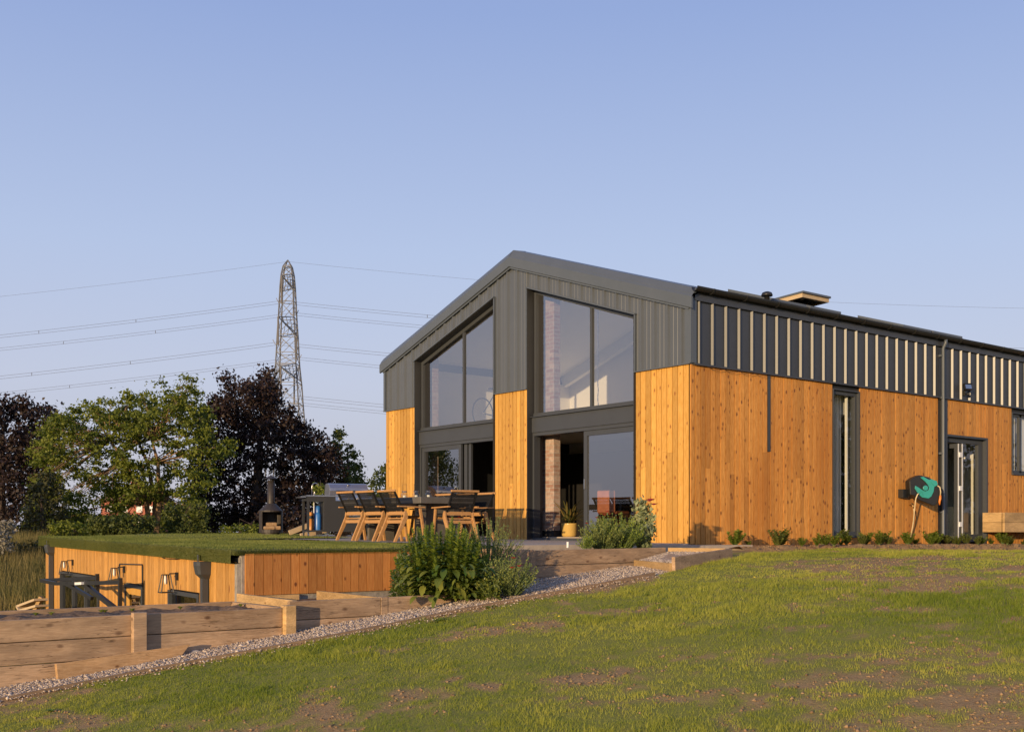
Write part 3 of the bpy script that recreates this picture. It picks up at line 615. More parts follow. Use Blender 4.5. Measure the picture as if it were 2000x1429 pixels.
# reveals
for y0, y1 in ((1.24, 4.165), (5.23, 8.09)):
    mb = MB(); mb.box((-.085, y0, .0), (.30, y0 + .012, wt(y0) + .0)); mb.box((-.085, y1 - .012, 0), (.30, y1, wt(y1)))
    mb.add([(-.085, y0, wt(y0)), (.30, y0, wt(y0)), (.30, y1, wt(y1)), (-.085, y1, wt(y1)), (-.085, y0, wt(y0) - .012), (.30, y0, wt(y0) - .012), (.30, y1, wt(y1) - .012), (-.085, y1, wt(y1) - .012)], [(0, 1, 2, 3), (7, 6, 5, 4), (0, 4, 5, 1), (3, 2, 6, 7), (0, 3, 7, 4)])
    mb.build('reveal', 'frame_dark', H)
def frame_poly(mb, pts, x0, x1, wd):
    for p, q in zip(pts, pts[1:] + pts[:1]):
        p = np.array((((x0 + x1) / 2), *p)); q = np.array((((x0 + x1) / 2), *q)); mb.beam(p, q, x1 - x0, wd, up=(1, 0, 0)) if False else mb.beam(p, q, x1 - x0, wd)
def window_frame(y0, y1, mull):
    mb = MB(); a, b = .09, .15
    mb.box((a, y0 + .012, 2.42), (b, y0 + .075, wt(y0) - .03)); mb.box((a, y1 - .075, 2.42), (b, y1 - .012, wt(y1) - .03))
    mb.box((a - .02, y0 + .01, 2.415), (b + .001, y1 - .01, 2.485)); mb.beam((.12, y0 + .02, wt(y0) - .05), (.12, y1 - .02, wt(y1) - .05), .062, .075)
    mb.box((a + .003, mull - .03, 2.48), (b - .003, mull + .03, wt(mull) - .05))
    f = mb.build('window', 'frame_grey', H)
    for p0, p1 in ((y0 + .07, mull - .03), (mull + .03, y1 - .07)):
        m = MB(); m.add([(.12, p0, 2.48), (.12, p1, 2.48), (.12, p1, wt(p1) - .06), (.12, p0, wt(p0) - .06)], [(3, 2, 1, 0)]); m.build('pane', 'glass_facade', f)
    m = MB(); m.box((-.02, y0 + .012, 2.402), (.26, y1 - .012, 2.4145)); m.build('sill', 'frame_grey', f)
window_frame(1.24, 4.165, 2.527); window_frame(5.23, 8.09, 6.498)
def sliding(y0, y1, g0, g1, gx=.19):
    """outer frame y0..y1 with a glazed leaf g0..g1"""
    mb = MB(); mb.box((.03, y0 + .013, 2.112), (.092, y1 - .013, 2.400)); mb.build('transom_panel', 'frame_grey', H)
    mb = MB(); mb.box((.05, y0 + .012, 2.045), (.20, y1 - .012, 2.108)); mb.box((.05, y0 + .012, .03), (.20, y0 + .06, 2.044)); mb.box((.05, y1 - .06, .03), (.20, y1 - .012, 2.044)); mb.box((.02, y0 + .013, .02), (.28, y1 - .013, .075))
    f = mb.build('sliding_door', 'frame_grey', H)
    mb = MB(); a, b = .07, .12
    mb.box((a, g0, .08), (b, g0 + .09, 2.04)); mb.box((a, g1 - .09, .08), (b, g1, 2.04)); mb.box((a, g0 + .09, 1.95), (b, g1 - .09, 2.04)); mb.box((a, g0 + .09, .08), (b, g1 - .09, .17))
    l = mb.build('door_leaf', 'frame_grey', f)
    return f, l
f, l = sliding(1.24, 4.165, 1.255, 2.70); m = MB(); m.add([(.095, 1.34, .17), (.095, 2.61, .17), (.095, 2.61, 1.95), (.095, 1.34, 1.95)], [(3, 2, 1, 0)]); m.build('pane', 'glass_facade', f)
m = MB(); m.box((.05, 2.655, .98), (.069, 2.68, 1.16)); m.build('handle', 'steel', f)
f, l = sliding(5.23, 8.09, 6.55, 8.02); m = MB(); m.add([(.095, 6.64, .17), (.095, 7.93, .17), (.095, 7.93, 1.95), (.095, 6.64, 1.95)], [(3, 2, 1, 0)]); m.build('pane', 'glass_facade', f)
m = MB(); m.box((.13, 6.42, .08), (.18, 6.52, 2.04)); m.box((.13, 6.28, .08), (.18, 6.35, 2.04)); m.build('door_leaf', 'frame_grey', f)

# side wall
SE = 21.0
mb = MB(); core = [(0.0, 1.91), (1.98, 3.79), (4.64, 7.52)]
for a, b in core: mb.box((a + .002, -.022, -.12), (b - .002, .28, 2.95))
mb.box((1.905, -.012, -.12), (1.985, .28, 2.95)); mb.box((3.79, .0, 2.84), (4.64, .28, 2.95)); mb.box((3.79, 0, -.12), (4.64, .28, .12))
mb.box((7.52, 0, 2.2), (9.32, .28, 2.95)); mb.box((9.32, -.022, -.12), (10.35, .28, 2.95)); mb.box((10.35, 0, -.12), (12.6, .28, 1.48)); mb.box((10.35, 0, 2.84), (12.6, .28, 2.95)); mb.box((12.6, -.022, -.12), (SE, .28, 2.95))
mb.box((.3, .0, 2.952), (SE, .28, 4.15)); mb.box((0.31, 9.05, -.12), (SE, 9.33, 4.15)); mb.box((SE - .3, .3, -.12), (SE, 9.04, 4.15))
mb.build('side_wall', 'frame_dark', H)
mb = MB()
boards(mb, .062, 1.905, -.08, 2.93, -.045, axis='x'); boards(mb, 1.985, 3.785, -.08, 2.93, -.045, axis='x'); boards(mb, 4.645, 7.36, -.08, 2.93, -.045, axis='x')
boards(mb, 3.785, 4.645, -.08, .105, -.045, axis='x'); boards(mb, 1.905, 1.985, -.08, 1.59, -.045, axis='x')
boards(mb, 7.70, 9.33, 2.215, 2.93, -.045, axis='x'); boards(mb, 9.33, 10.34, -.12, 2.93, -.045, axis='x'); boards(mb, 10.34, 12.6, -.12, 1.45, -.045, axis='x'); boards(mb, 12.6, SE, -.02, 2.93, -.045, axis='x')
mb.build('timber_cladding', 'clad_side', H)
mb = MB(); mb.ct = .55; mb.box((-.043, -.045, -.01), (.048, -.024, 2.944)); mb.build('corner_board', 'clad_side', H)
mb = MB(); sheet(mb, ribs(.04, SE, .337, .10, .03, .019, mid=False), lambda s: 2.965, lambda s: 4.02, 'x', -.05, .040); mb.build('side_metal_cladding', 'metal_side', H)
mb = MB(); mb.box((.0, -.10, 2.932), (SE, -.0, 2.962)); mb.box((.0, -.098, 3.99), (SE, -.052, 4.13)); mb.box((7.50, -.06, .0), (7.70, -.024, 2.93)); mb.box((1.91, -.058, 1.6), (1.978, -.03, 2.93)); mb.build('trim', 'metal_side', H)
# gutter, half round with brackets
mb = MB(); n = 8; gv = []; gf = []
for x in (-.10, SE):
    for k_ in range(n + 1): a = math.pi * k_ / n; gv.append((x, -.175 + .068 * math.cos(a), 4.19 - .068 * math.sin(a) * 1.1))
    for k_ in range(n, -1, -1): a = math.pi * k_ / n; gv.append((x, -.175 + .062 * math.cos(a), 4.192 - .062 * math.sin(a) * 1.1))
mm = 2 * (n + 1)
for k_ in range(mm): gf.append((k_, (k_ + 1) % mm, mm + (k_ + 1) % mm, mm + k_))
gf.append(tuple(range(mm))); gf.append(tuple(range(mm, 2 * mm))[::-1]); mb.add(gv, gf)
gut = mb.build('gutter', 'black_plastic', H)
for x in np.arange(.3, SE, .85):
    for wd in (.03,):
        mb = MB(); pts = [(x, -.175 + .075 * math.cos(math.pi * k_ / 8), 4.19 - .082 * math.sin(math.pi * k_ / 8)) for k_ in range(9)]
        for p, q in zip(pts[:-1], pts[1:]): mb.beam(p, q, .035, .012, up=(1, 0, 0)) if False else mb.beam(p, q, .012, .035, up=(1, 0, 0))
        mb.build('gutter_bracket', 'black_plastic', gut)
mb = MB(); mb.tube([(7.44, -.175, 4.14), (7.44, -.17, 4.05), (7.44, -.115, 3.95), (7.44, -.115, .06), (7.44, -.14, .0)], .036, 10); dp = mb.build('downpipe', 'metal_trim', H, smooth=True)
for z in (3.8, 2.94, 1.8, .6): mb = MB(); mb.box((7.38, -.125, z - .02), (7.50, -.05, z + .02)); mb.build('pipe_clip', 'metal_trim', dp)
# roof planes, profiled sheet
for side in (0, 1):
    mb = MB(); ys0, ys1 = (-.16, 4.665) if side == 0 else (9.49, 4.665)
    pr = ribs(.0, SE, .333, .1, .05, .02, mid=False)
    for (s0, d0), (s1, d1) in zip(pr[:-1], pr[1:]):
        P = [(s, y, zr(y) - .03 + d * .034 + dz) for dz in (0, -.012) for s, d in ((s0, d0), (s1, d1)) for y in (ys0, ys1)]
        mb.add(P, [(0, 1, 3, 2), (4, 6, 7, 5), (0, 2, 6, 4)] if side else [(0, 2, 3, 1), (4, 5, 7, 6), (0, 4, 6, 2)])
    mb.build('roof', 'metal_side', H)
mb = MB(); mb.box((-.02, -.10, 4.13), (SE, -.02, 4.19)); mb.build('fascia', 'frame_dark', H)
mb = MB(); mb.lathe((3.2, 1.0, 4.45), [(.05, 0), (.05, .22), (.105, .20), (.108, .225), (.09, .265), (.04, .285), (.0, .288)], 14); mb.build('vent_pipe', 'black_plastic', H, smooth=True)
# roof windows
VA, VB = 4.75, 5.75
def roof_win(x0, x1, y0, y1, openit=False):
    e = .325; mb = MB(); zz_ = lambda y, d: zr(y) + d
    def rbox(m, a, b, c, d, h0, h1):
        m.add([(x, y, zr(y) + h) for h in (h0, h1) for x, y in ((a, c), (b, c), (b, d), (a, d))], [(3, 2, 1, 0), (4, 5, 6, 7), (0, 1, 5, 4), (1, 2, 6, 5), (2, 3, 7, 6), (3, 0, 4, 7)])
    rbox(mb, x0, x0 + .08, y0, y1, -.04, .09); rbox(mb, x1 - .08, x1, y0, y1, -.04, .09); rbox(mb, x0 + .08, x1 - .08, y0, y0 + .09, -.04, .085); rbox(mb, x0 + .08, x1 - .08, y1 - .09, y1, -.04, .085)
    f = mb.build('roof_window', 'metal_trim', H)
    if not openit:
        m = MB(); rbox(m, x0 + .08, x1 - .08, y0 + .09, y1 - .09, .02, .075); m.build('pane', 'glass_dark', f)
    else:
        px, py, pz = (x0 + x1) / 2, (y0 + y1) / 2 + .15, zr((y0 + y1) / 2) + .13; ang = math.radians(-3)
        M = Matrix.Translation((px, py, pz)) @ Matrix.Rotation(ang, 4, 'X'); hw = (x1 - x0) / 2 - .06; hl = (y1 - y0) / 2 - .1
        m = MB()
        for a, b in (((-hw, -hl, -.03), (-hw + .08, hl, .05)), ((hw - .08, -hl, -.03), (hw, hl, .05)), ((-hw + .08, -hl, -.03), (hw - .08, -hl + .09, .05)), ((-hw + .08, hl - .09, -.03), (hw - .08, hl, .05))): m.box(a, b, M=M)
        s = m.build('sash', 'timber_light', f); m = MB(); m.box((-hw - .02, -hl - .04, .052), (hw + .02, hl + .02, .09), M=M); m.build('sash_cover', 'metal_trim', s)
        m = MB(); m.box((-hw + .08, -hl + .09, .0), (hw - .08, hl - .09, .02), M=M); m.build('pane', 'glass_dark', s)
roof_win(3.6, 4.6, 1.15, 2.3); roof_win(VA, VB, 1.15, 2.3, True); roof_win(8.0, 9.1, 1.15, 2.3); roof_win(9.2, 10.4, 1.15, 2.3)
# tall window
mb = MB(); a, b = 3.80, 4.63; Yf = .0
for p, q in (((a, -.06, .105), (a + .018, .2, 2.85)), ((b - .018, -.06, .105), (b, .2, 2.85)), ((a + .018, -.06, 2.83), (b - .018, .2, 2.85)), ((a - .01, -.075, .085), (b + .01, .2, .125)),
             ((a + .018, Yf, .126), (a + .07, Yf + .07, 2.83)), ((b - .075, Yf, .126), (b - .018, Yf + .07, 2.83)), ((a + .07, Yf, .126), (b - .075, Yf + .07, .20)), ((a + .07, Yf, 2.76), (b - .075, Yf + .07, 2.83))): mb.box(p, q)
tw = mb.build('window', 'frame_grey', H)
m = MB(); m.add([(a + .07, Yf + .03, .2), (b - .075, Yf + .03, .2), (b - .075, Yf + .03, 2.76), (a + .07, Yf + .03, 2.76)], [(0, 1, 2, 3)]); m.build('pane', 'glass_clear', tw)
# window 3
mb = MB(); a, b = 10.36, 12.58
for p, q in (((a, -.06, 1.485), (a + .018, .2, 2.84)), ((b - .018, -.06, 1.485), (b, .2, 2.84)), ((a + .018, -.06, 2.82), (b - .018, .2, 2.84)), ((a - .01, -.085, 1.455), (b + .01, .2, 1.505)),
             ((a + .018, Yf, 1.506), (a + .07, Yf + .07, 2.82)), ((a + .42, Yf, 1.506), (a + .50, Yf + .07, 2.82)), ((a + .07, Yf, 1.506), (b - .018, Yf + .07, 1.56)), ((a + .07, Yf, 2.76), (b - .018, Yf + .07, 2.82))): mb.box(p, q)
tw = mb.build('window', 'frame_grey', H)
m = MB(); m.add([(a + .07, Yf + .03, 1.56), (b - .02, Yf + .03, 1.56), (b - .02, Yf + .03, 2.76), (a + .07, Yf + .03, 2.76)], [(0, 1, 2, 3)]); m.build('pane', 'glass_clear', tw)
# side door: fixed light on the right, folded leaves open on the left
mb = MB()
for p, q in (((7.71, -.055, 2.17), (9.32, .2, 2.212)), ((9.27, -.055, .0), (9.32, .2, 2.169)), ((7.71, .04, 2.07), (9.27, .12, 2.168)), ((7.71, .0, -.02), (9.27, .2, .05)), ((8.42, .04, .05), (8.50, .12, 2.069)), ((9.10, .04, .05), (9.269, .12, 2.069)), ((8.50, .04, .05), (9.10, .12, .14))): mb.box(p, q)
sdm = mb.build('side_door', 'frame_grey', H)
m = MB(); m.add([(8.5, .08, .14), (9.1, .08, .14), (9.1, .08, 2.07), (8.5, .08, 2.07)], [(0, 1, 2, 3)]); m.build('pane', 'glass_clear', sdm)
for x in (8.02, 8.17):
    m = MB(); m.box((x, -.10, .03), (x + .05, -.02, 2.03)); m.box((x, .5, .03), (x + .05, .58, 2.03)); m.box((x, -.02, .03), (x + .05, .5, .12)); m.box((x, -.02, 1.94), (x + .05, .5, 2.03))
    l = m.build('door_leaf', 'frame_grey', sdm); m = MB(); m.box((x + .02, -.02, .12), (x + .03, .5, 1.94)); m.build('pane', 'glass_clear', l)
    m = MB(); m.box((x + .008, -.108, .03), (x + .042, -.101, 2.03)); m.build('edge_strip', 'white_plastic', l)
for z in (.35, 1.1, 1.8):
    m = MB(); m.box((8.06, -.125, z - .05), (8.18, -.109, z + .05)); m.build('hinge', 'white_plastic', sdm)

# interior
mb = MB(); mb.box((.31, .285, .0), (SE - .31, 9.045, .095)); mb.build('floor', 'concrete', H)
mb = MB(); mb.box((.31, .285, 2.44), (SE - .31, 9.045, 2.482)); mb.build('upper_floor', 'plaster', H)
mb = MB(); mb.box((.301, .282, .096), (SE - .31, .30, 2.439)) if False else None
# dark kitchen back wall with a cream bulkhead, white-lined walls upstairs
mb = MB(); mb.box((5.6, .6, .096), (5.75, 9.04, 2.15)); mb.box((5.0, 6.3, .096), (5.59, 9.0, 2.15)); mb.build('kitchen_units', 'interior_dark', H)
mb = MB(); mb.box((5.3, .6, 2.16), (5.75, 9.04, 2.438)); mb.build('bulkhead', 'plaster', H)
mb = MB(); mb.box((3.4, 2.9, 1.95), (4.5, 4.3, 2.438)); mb.build('extractor_box', 'plaster', H)
mb = MB(); mb.box((.302, .286, 2.484), (SE - .31, .31, 3.95)); mb.box((.302, 9.02, 2.484), (SE - .31, 9.044, 3.95))
mb.add([(x, y, z) for x in (5.3, 5.45) for y, z in ((.31, 2.484), (9.02, 2.484), (9.02, zr(9.02) - .12), (4.665, zr(4.665) - .12), (.31, zr(.31) - .12))], [(4, 3, 2, 1, 0), (5, 6, 7, 8, 9)])
mb.build('upper_partition', 'plaster', H)
mb = MB()
for y0, y1 in ((.30, 4.665), (4.665, 9.03)): mb.add([(x, y, zr(y) - .16 - d) for d in (0, .03) for x in (.302, SE - .31) for y in (y0, y1)], [(0, 1, 3, 2), (4, 6, 7, 5)])
mb.build('upper_ceiling', 'white_wall', H)
mb = MB()
for y0, y1 in ((.32, 4.665), (4.665, 9.0)): mb.beam((5.08, y0, zr(y0) - .33), (5.08, y1, zr(y1) - .33), .14, .26)
mb.build('rafter', 'white_wall', H)
mb = MB(); mb.box((4.7, .31, .096), (4.76, .9, 2.43)) if False else None
for y0 in (3.95, 8.12):
    mb = MB(); mb.box((.42, y0, .22), (.58, y0 + .5, 5.2 if y0 < 5 else 4.2)); mb.build('brick_pillar', 'brick', H)
    mb = MB(); mb.box((.40, y0 - .02, .096), (.60, y0 + .52, .219)); mb.build('plinth', 'frame_dark', H)
# rooms behind the side wall
mb = MB(); mb.box((7.0, .9, .096), (7.1, 9.0, 2.43)); mb.box((9.75, .3, .096), (9.81, 9.0, 2.43)); mb.box((7.11, 3.2, .096), (9.74, 3.3, 2.43)); mb.build('room_walls', 'plaster', H)
mb = MB(); mb.box((8.95, .9, .096), (9.74, 1.5, .75)); mb.build('cabinet', 'white_wall', H)
mb = MB(); mb.box((7.11, 2.2, .096), (8.5, 2.3, 2.43)); mb.build('dark_cabinet', 'interior_dark', H)
mb = MB()
for k_ in range(6): x = 4.10 + k_ * .055; mb.box((x, .20, .1), (x + .012 + .012 * (k_ % 2), .225, 2.82))
mb.box((4.42, .085, .1), (4.455, .13, 2.82)); mb.build('vertical_blind', 'plaster', H)
mb = MB()
for k_ in range(6): x = 10.5 + k_ * .05; mb.box((x, .10, 1.5), (x + .014, .115, 2.8))
mb.box((10.90, .10, 1.5), (11.3, .115, 2.8)); mb.build('curtain', 'plaster', H)

# ================================================================ GARDEN ROOM under the artificial lawn
DW = np.array([0.1045, 0.9945, 0.0]); NW = np.array([DW[1], -DW[0], 0.0]); P0 = np.array([-7.95, 0.0, 0.0])   # along the long wall, into the building
def gw(s, d, z): return tuple(P0 + DW * s + NW * d + np.array([0, 0, z]))
def gbox(mb, s0, s1, d0, d1, z0, z1, tint=None, sl=0.0):
    vs = [gw(s, d, z + sl * s) for z in (z0, z1) for s, d in ((s0, d0), (s1, d0), (s1, d1), (s0, d1))]
    return mb.add(vs, [(0, 1, 2, 3), (7, 6, 5, 4), (0, 4, 5, 1), (1, 5, 6, 2), (2, 6, 7, 3), (3, 7, 4, 0)], tint)
GR = thing('garden_room', (-7.9, 0, -1.7), 'low timber clad garden room sunk in the bank, with an artificial turf roof', 'outbuilding')
mb = MB(); n = 104; L_ = 12.45
holes = [(1.52, 2.96, -.63), (4.43, 5.52, -.64), (7.4, 10.8, -.60)]
for i in range(n):
    s0 = .10 + (L_ - .1) * i / n; s1 = .10 + (L_ - .1) * (i + 1) / n - .008; zt = -.17 + .0085 * s0; zb = -1.75; t = random.random()
    sm = (s0 + s1) / 2; hh = [h_ for h_ in holes if h_[0] - .03 < sm < h_[1] + .03]
    if hh: gbox(mb, s0, s1, -.025 - random.uniform(0, .003), -.002, hh[0][2] + .02, zt, t)
    else: gbox(mb, s0, s1, -.025 - random.uniform(0, .003), -.002, zb, zt, t)
mb.build('timber_cladding', 'clad_room', GR)
mb = MB(); gbox(mb, .0, 1.5, 0, .2, -1.8, -.12); gbox(mb, 2.98, 4.41, 0, .2, -1.8, -.12); gbox(mb, 5.54, 7.38, 0, .2, -1.8, -.10); gbox(mb, 10.82, 12.5, 0, .2, -1.8, -.08)
for a, b, z in holes: gbox(mb, a - .02, b + .02, 0, .2, z + .02, -.12)
gbox(mb, .0, 12.5, 2.2, 2.3, -1.8, -.1); mb.build('wall_core', 'concrete_rough', GR)
mb = MB(); gbox(mb, .002, .097, -.03, .14, -1.7, -.19); mb.build('corner_render', 'concrete_rough', GR)
mb = MB(); gbox(mb, .0, .085, .145, .20, -1.7, -.17); mb.build('corner_channel', 'frame_dark', GR)
def gwin(a, b, ztop, mull, zb=-1.7, wood_=False, d=-.05):
    mb = MB(); gbox(mb, a, b, d, .06, ztop - .055, ztop); gbox(mb, a, a + .055, d, .06, zb, ztop - .056); gbox(mb, b - .055, b, d, .06, zb, ztop - .056)
    for m in mull: gbox(mb, m - .03, m + .03, d + .005, .055, zb, ztop - .056)
    f = mb.build('window', 'frame_grey', GR); m = MB(); m.add([gw(a + .055, .0, zb), gw(b - .055, .0, zb), gw(b - .055, .0, ztop - .055), gw(a + .055, .0, ztop - .055)], [(3, 2, 1, 0)]); m.build('pane', 'glass_dark', f)
    return f
gwin(1.52, 2.96, -.63, []); gwin(7.4, 10.8, -.60, [8.5, 9.6])
f = gwin(4.43, 5.52, -.64, [], d=-.04)
mb = MB(); gbox(mb, 4.49, 5.46, -.02, -.004, -.80, -.70); gbox(mb, 5.28, 5.46, -.02, -.004, -1.7, -.80); mb.build('inner_frame', 'clad_gable', f)
# turf roof: slab sloped 1% like the terrace, with soft hanging fringe
XR = -4.1
mb = MB(); pl = [gw(-.02, -.12, 0), gw(12.75, -.12, 0), (XR, 12.7, 0), (XR, -.03, 0)]
mb.add([(XR - 1.6, 6.3, -.022 + .0088 * 6.3 + .002), (XR - .01, 6.3, .075), (XR - .01, 13.2, .144), (XR - 1.6, 13.2, .096)], [(0, 1, 2, 3)])
mb.add([(XR - .01, 6.3, .075), (-2.65, 6.3, .075), (-2.65, 10.4, .116), (-1.0, 10.4, .116), (-1.0, 13.2, .144), (XR - .01, 13.2, .144)], [(0, 1, 2, 3, 4, 5)])
top = [(p[0], p[1], -.022 + .0088 * p[1]) for p in pl]; bot = [(top[0][0], top[0][1], -.185), (top[1][0], top[1][1], -.10), (top[2][0], top[2][1], -.1), (top[3][0], top[3][1], -.095)]
mb.add(top + bot, [(3, 2, 1, 0), (4, 5, 6, 7), (0, 1, 5, 4), (1, 2, 6, 5), (2, 3, 7, 6)]); mb.add([top[3], top[0], (top[0][0], top[0][1], -.085), (top[3][0], top[3][1], -.08)], [(0, 1, 2, 3)])
m_, t_, b_ = newmat('turf_base'); n1 = noise(t_, coords(t_, (1, 1, 1)), 1.3, 4); n2 = noise(t_, coords(t_), 60, 3)
t_.links.new(mix(t_, .5, ramp(t_, n1, .3, .7, (0.12, 0.13, 0.035), (0.17, 0.17, 0.05)), ramp(t_, n2, .3, .7, (0.05, 0.065, .018), (0.16, 0.17, .06))), b_.inputs['Base Color']); b_.inputs['Roughness'].default_value = .9; b_.inputs['Specular IOR Level'].default_value = .2; bump(t_, b_, n2, 1, .02)
mb.build('turf_roof', 'turf_base', GR)
n = 90000; s = RS.rand(n) ** 1.0 * 12.7; x1 = XR; e0 = np.array([P0 + DW * q - NW * .12 for q in (0, 1)]); xl = P0[0] + DW[0] * s - .12
y = s; x = xl + (XR - xl) * RS.rand(n); V1, F1 = blades(np.stack([x, y, -.024 + .0088 * y], 1), .016 + .016 * RS.rand(n), .007 + .0 * x, .8)
na = 26000; xa = RS.uniform(XR - 1.5, -1.0, na); ya = 6.3 + 6.6 * RS.rand(na); oka = (xa < -2.65) | (ya > 10.4); xa, ya = xa[oka], ya[oka]
za = np.where(xa > XR, .012 + .01 * ya, (-.022 + .0088 * ya) + (xa - XR + 1.6) / 1.6 * .042); Va, Fa = blades(np.stack([xa, ya, za - .002], 1), .018 + .018 * RS.rand(len(xa)), .008 + .0 * xa, .8); Fa = Fa + len(V1); V1 = np.concatenate([V1, Va]); F1 = np.concatenate([F1, Fa])
n2_ = 36000; s = RS.rand(n2_) * 12.75; zf = RS.rand(n2_); zt_ = -.022 + .0088 * s; zb_ = -.185 + .0068 * s
Pf = np.stack([P0[0] + DW[0] * s - NW[0] * .12, P0[1] + DW[1] * s - NW[1] * .12, zb_ + (zt_ - zb_) * zf], 1)
V2, F2 = blades(Pf, .02 + .02 * RS.rand(n2_), .007, .8); V2 = V2.reshape(-1, 3, 3); V2[:, 2, 0] -= .028; V2[:, 2, 2] -= .03; V2 = V2.reshape(-1, 3)
n3_ = 16000; x = -8.05 + 3.95 * RS.rand(n3_); Pf = np.stack([x, np.full(n3_, -.035), -.082 + .058 * RS.rand(n3_)], 1)
V3, F3 = blades(Pf, .02 + .02 * RS.rand(n3_), .006, .8); V3 = V3.reshape(-1, 3, 3); V3[:, 2, 1] -= .025; V3[:, 2, 2] -= .035; V3 = V3.reshape(-1, 3)
Vt = np.concatenate([V1, V2, V3]); Ft = np.concatenate([F1, F2 + len(V1), F3 + len(V1) + len(V2)]); tt = np.clip(.5 + (fbm(Vt[Ft[:, 0], 0], Vt[Ft[:, 0], 1], 1.2) - .5) * 1.5 + RS.normal(0, .2, len(Ft)), 0, 1)
o = npmesh('turf_pile', Vt, Ft, 'turf_blade', GR, tt); o['kind'] = 'stuff'
# retaining wall boards facing the lawn
RW = thing('retaining_wall', (-6, 0, -.7), 'short orange board retaining wall between turf roof and low planter', 'wall')
mb = MB(); boards(mb, -7.90, -4.02, -.575, -.07, -.045, pitch=.122, gap=.007, axis='x'); mb.box((-4.02, -.045, -.575), (-4.0, .0, -.07), .4); mb.build('boards', 'clad_retaining', RW)
mb = MB(); mb.box((-7.93, -.02, -1.2), (-4.12, .1, -.09)); mb.build('footing', 'concrete_rough', RW)
mb = MB(); mb.box((-7.9, -.09, -.68), (-7.2, -.025, -.58), .7); mb.build('base_board', 'sleeper_fresh', RW)
# downpipes with hoppers, part of the garden room
for s, z in ((1.14, -.19), (11.55, -.075)):
    mb = MB(); hw = .12
    def ring(hw_, d0, d1, z_): return [gw(s + a * hw_, d, z_) for a, d in ((-1, d1), (-1, d0 + .03), (-.6, d0), (.6, d0), (1, d0 + .03), (1, d1))]
    R_ = [ring(.055, -.12, -.03, z - .22), ring(.10, -.18, -.03, z - .16), ring(.118, -.20, -.03, z - .05), ring(.12, -.20, -.03, z), ring(.105, -.19, -.04, z), ring(.10, -.18, -.05, z - .03)]
    vs = [q for r_ in R_ for q in r_]; fs = [(i * 6 + k_, i * 6 + (k_ + 1) % 6, (i + 1) * 6 + (k_ + 1) % 6, (i + 1) * 6 + k_) for i in range(5) for k_ in range(6)] + [tuple(30 + k_ for k_ in range(6))]
    mb.add(vs, fs); hp = mb.build('rain_hopper', 'frame_grey', GR)
    mb = MB(); gbox(mb, s - .05, s + .05, -.12, -.04, -1.7, z - .216); mb.build('downpipe', 'frame_grey', hp)
    mb = MB(); gbox(mb, s - .022, s + .022, -.165, -.155, z - .02, z + .09); gbox(mb, s - .022, s + .022, -.19, -.154, z - .03, z - .021); mb.build('strap', 'steel', hp)
# cable stapled on the wall
mb = MB(); mb.tube([gw(5.85, -.04, -.62), gw(5.85, -.04, -.36), gw(5.83, -.04, -.335), gw(4.4, -.04, -.31), gw(4.38, -.04, -.33), gw(4.38, -.04, -1.6)], .011, 6); mb.build('conduit', 'frame_dark', GR)
mb = MB(); mb.tube([gw(3.5, -.04, -.15), gw(3.1, -.05, -.19), gw(2.6, -.05, -.19), gw(2.1, -.04, -.16)], .006, 5); mb.build('cable', 'frame_dark', GR)

# wall lanterns
def lantern(s, z, lb):
    base = gw(s, -.03, z - .3); t = thing('wall_lantern', base, lb, 'lantern', 'black wall lanterns on the garden room')
    mb = MB(); gbox(mb, s - .42 + .36, s + .01, -.055, -.028, z - .08, z + .03); gbox(mb, s - .04, s - .01, -.14, -.054, z + .005, z + .022); mb.build('wall_bracket', 'black_plastic', t)
    c = np.array(gw(s - .025, -.19, z)); mb = MB(); a_, b_2 = .045, .085
    for zz_, r_ in ((.0, a_), (-.245, b_2)):
        q = [c + DW * i * r_ + NW * j * r_ + np.array([0, 0, zz_]) for i, j in ((-1, -1), (1, -1), (1, 1), (-1, 1))]
        for k_ in range(4): mb.beam(q[k_], q[(k_ + 1) % 4], .011, .011)
    for i, j in ((-1, -1), (1, -1), (1, 1), (-1, 1)): mb.beam(c + DW * i * a_ + NW * j * a_, c + DW * i * b_2 + NW * j * b_2 - np.array([0, 0, .245]), .011, .011)
    gq = [tuple(c + DW * i * a_ + NW * j * a_) for i, j in ((-1, -1), (1, -1), (1, 1), (-1, 1))]; mb.add(gq, [(0, 1, 2, 3)]); mb.build('cage', 'black_plastic', t)
    mb = MB(); mb.lathe(tuple(c + np.array([0, 0, -.13])), [(.0, 0), (.022, .0), (.026, .04), (.022, .11), (.012, .125), (0, .125)], 10); mb.build('bulb', 'candle', t, smooth=True)
lantern(9.6, -.37, 'leftmost black wall lantern, above the triple window'); lantern(5.55, -.39, 'middle black wall lantern, beside the bent conduit'); lantern(2.55, -.40, 'rightmost black wall lantern, above the wide window nearest the turf corner')
# black steel exercise bracket bolted to the wall
t = thing('steel_bracket_frame', gw(7.5, -.5, -1.4), 'black steel wall mounted bar frame with diagonal braces in front of the garden room', 'bar frame')
zb = -.80
A = np.array(atD(80, 1133, 19.5)); B = np.array(atD(110, 1139, 18.4)); C = np.array(atD(190, 1128, 18.2)); Dp = np.array(atD(236, 1137, 16.8)); E_ = np.array(gw(7.25, -.03, -.75)); F_ = np.array(gw(5.65, -.03, -.72))
for p, q, w_, nm in ((A, B, .055, 'side_bar'), (A, C, .06, 'back_bar'), (B, Dp, .06, 'front_bar'), (np.array(atD(130, 1139, 18.1)), np.array(atD(180, 1168, 17.6)), .055, 'brace'), (np.array(atD(163, 1139, 17.7)), np.array(atD(228, 1190, 16.9)), .065, 'brace')):
    mb = MB(); mb.beam(p, q, w_, w_); mb.build(nm, 'black_plastic', t)
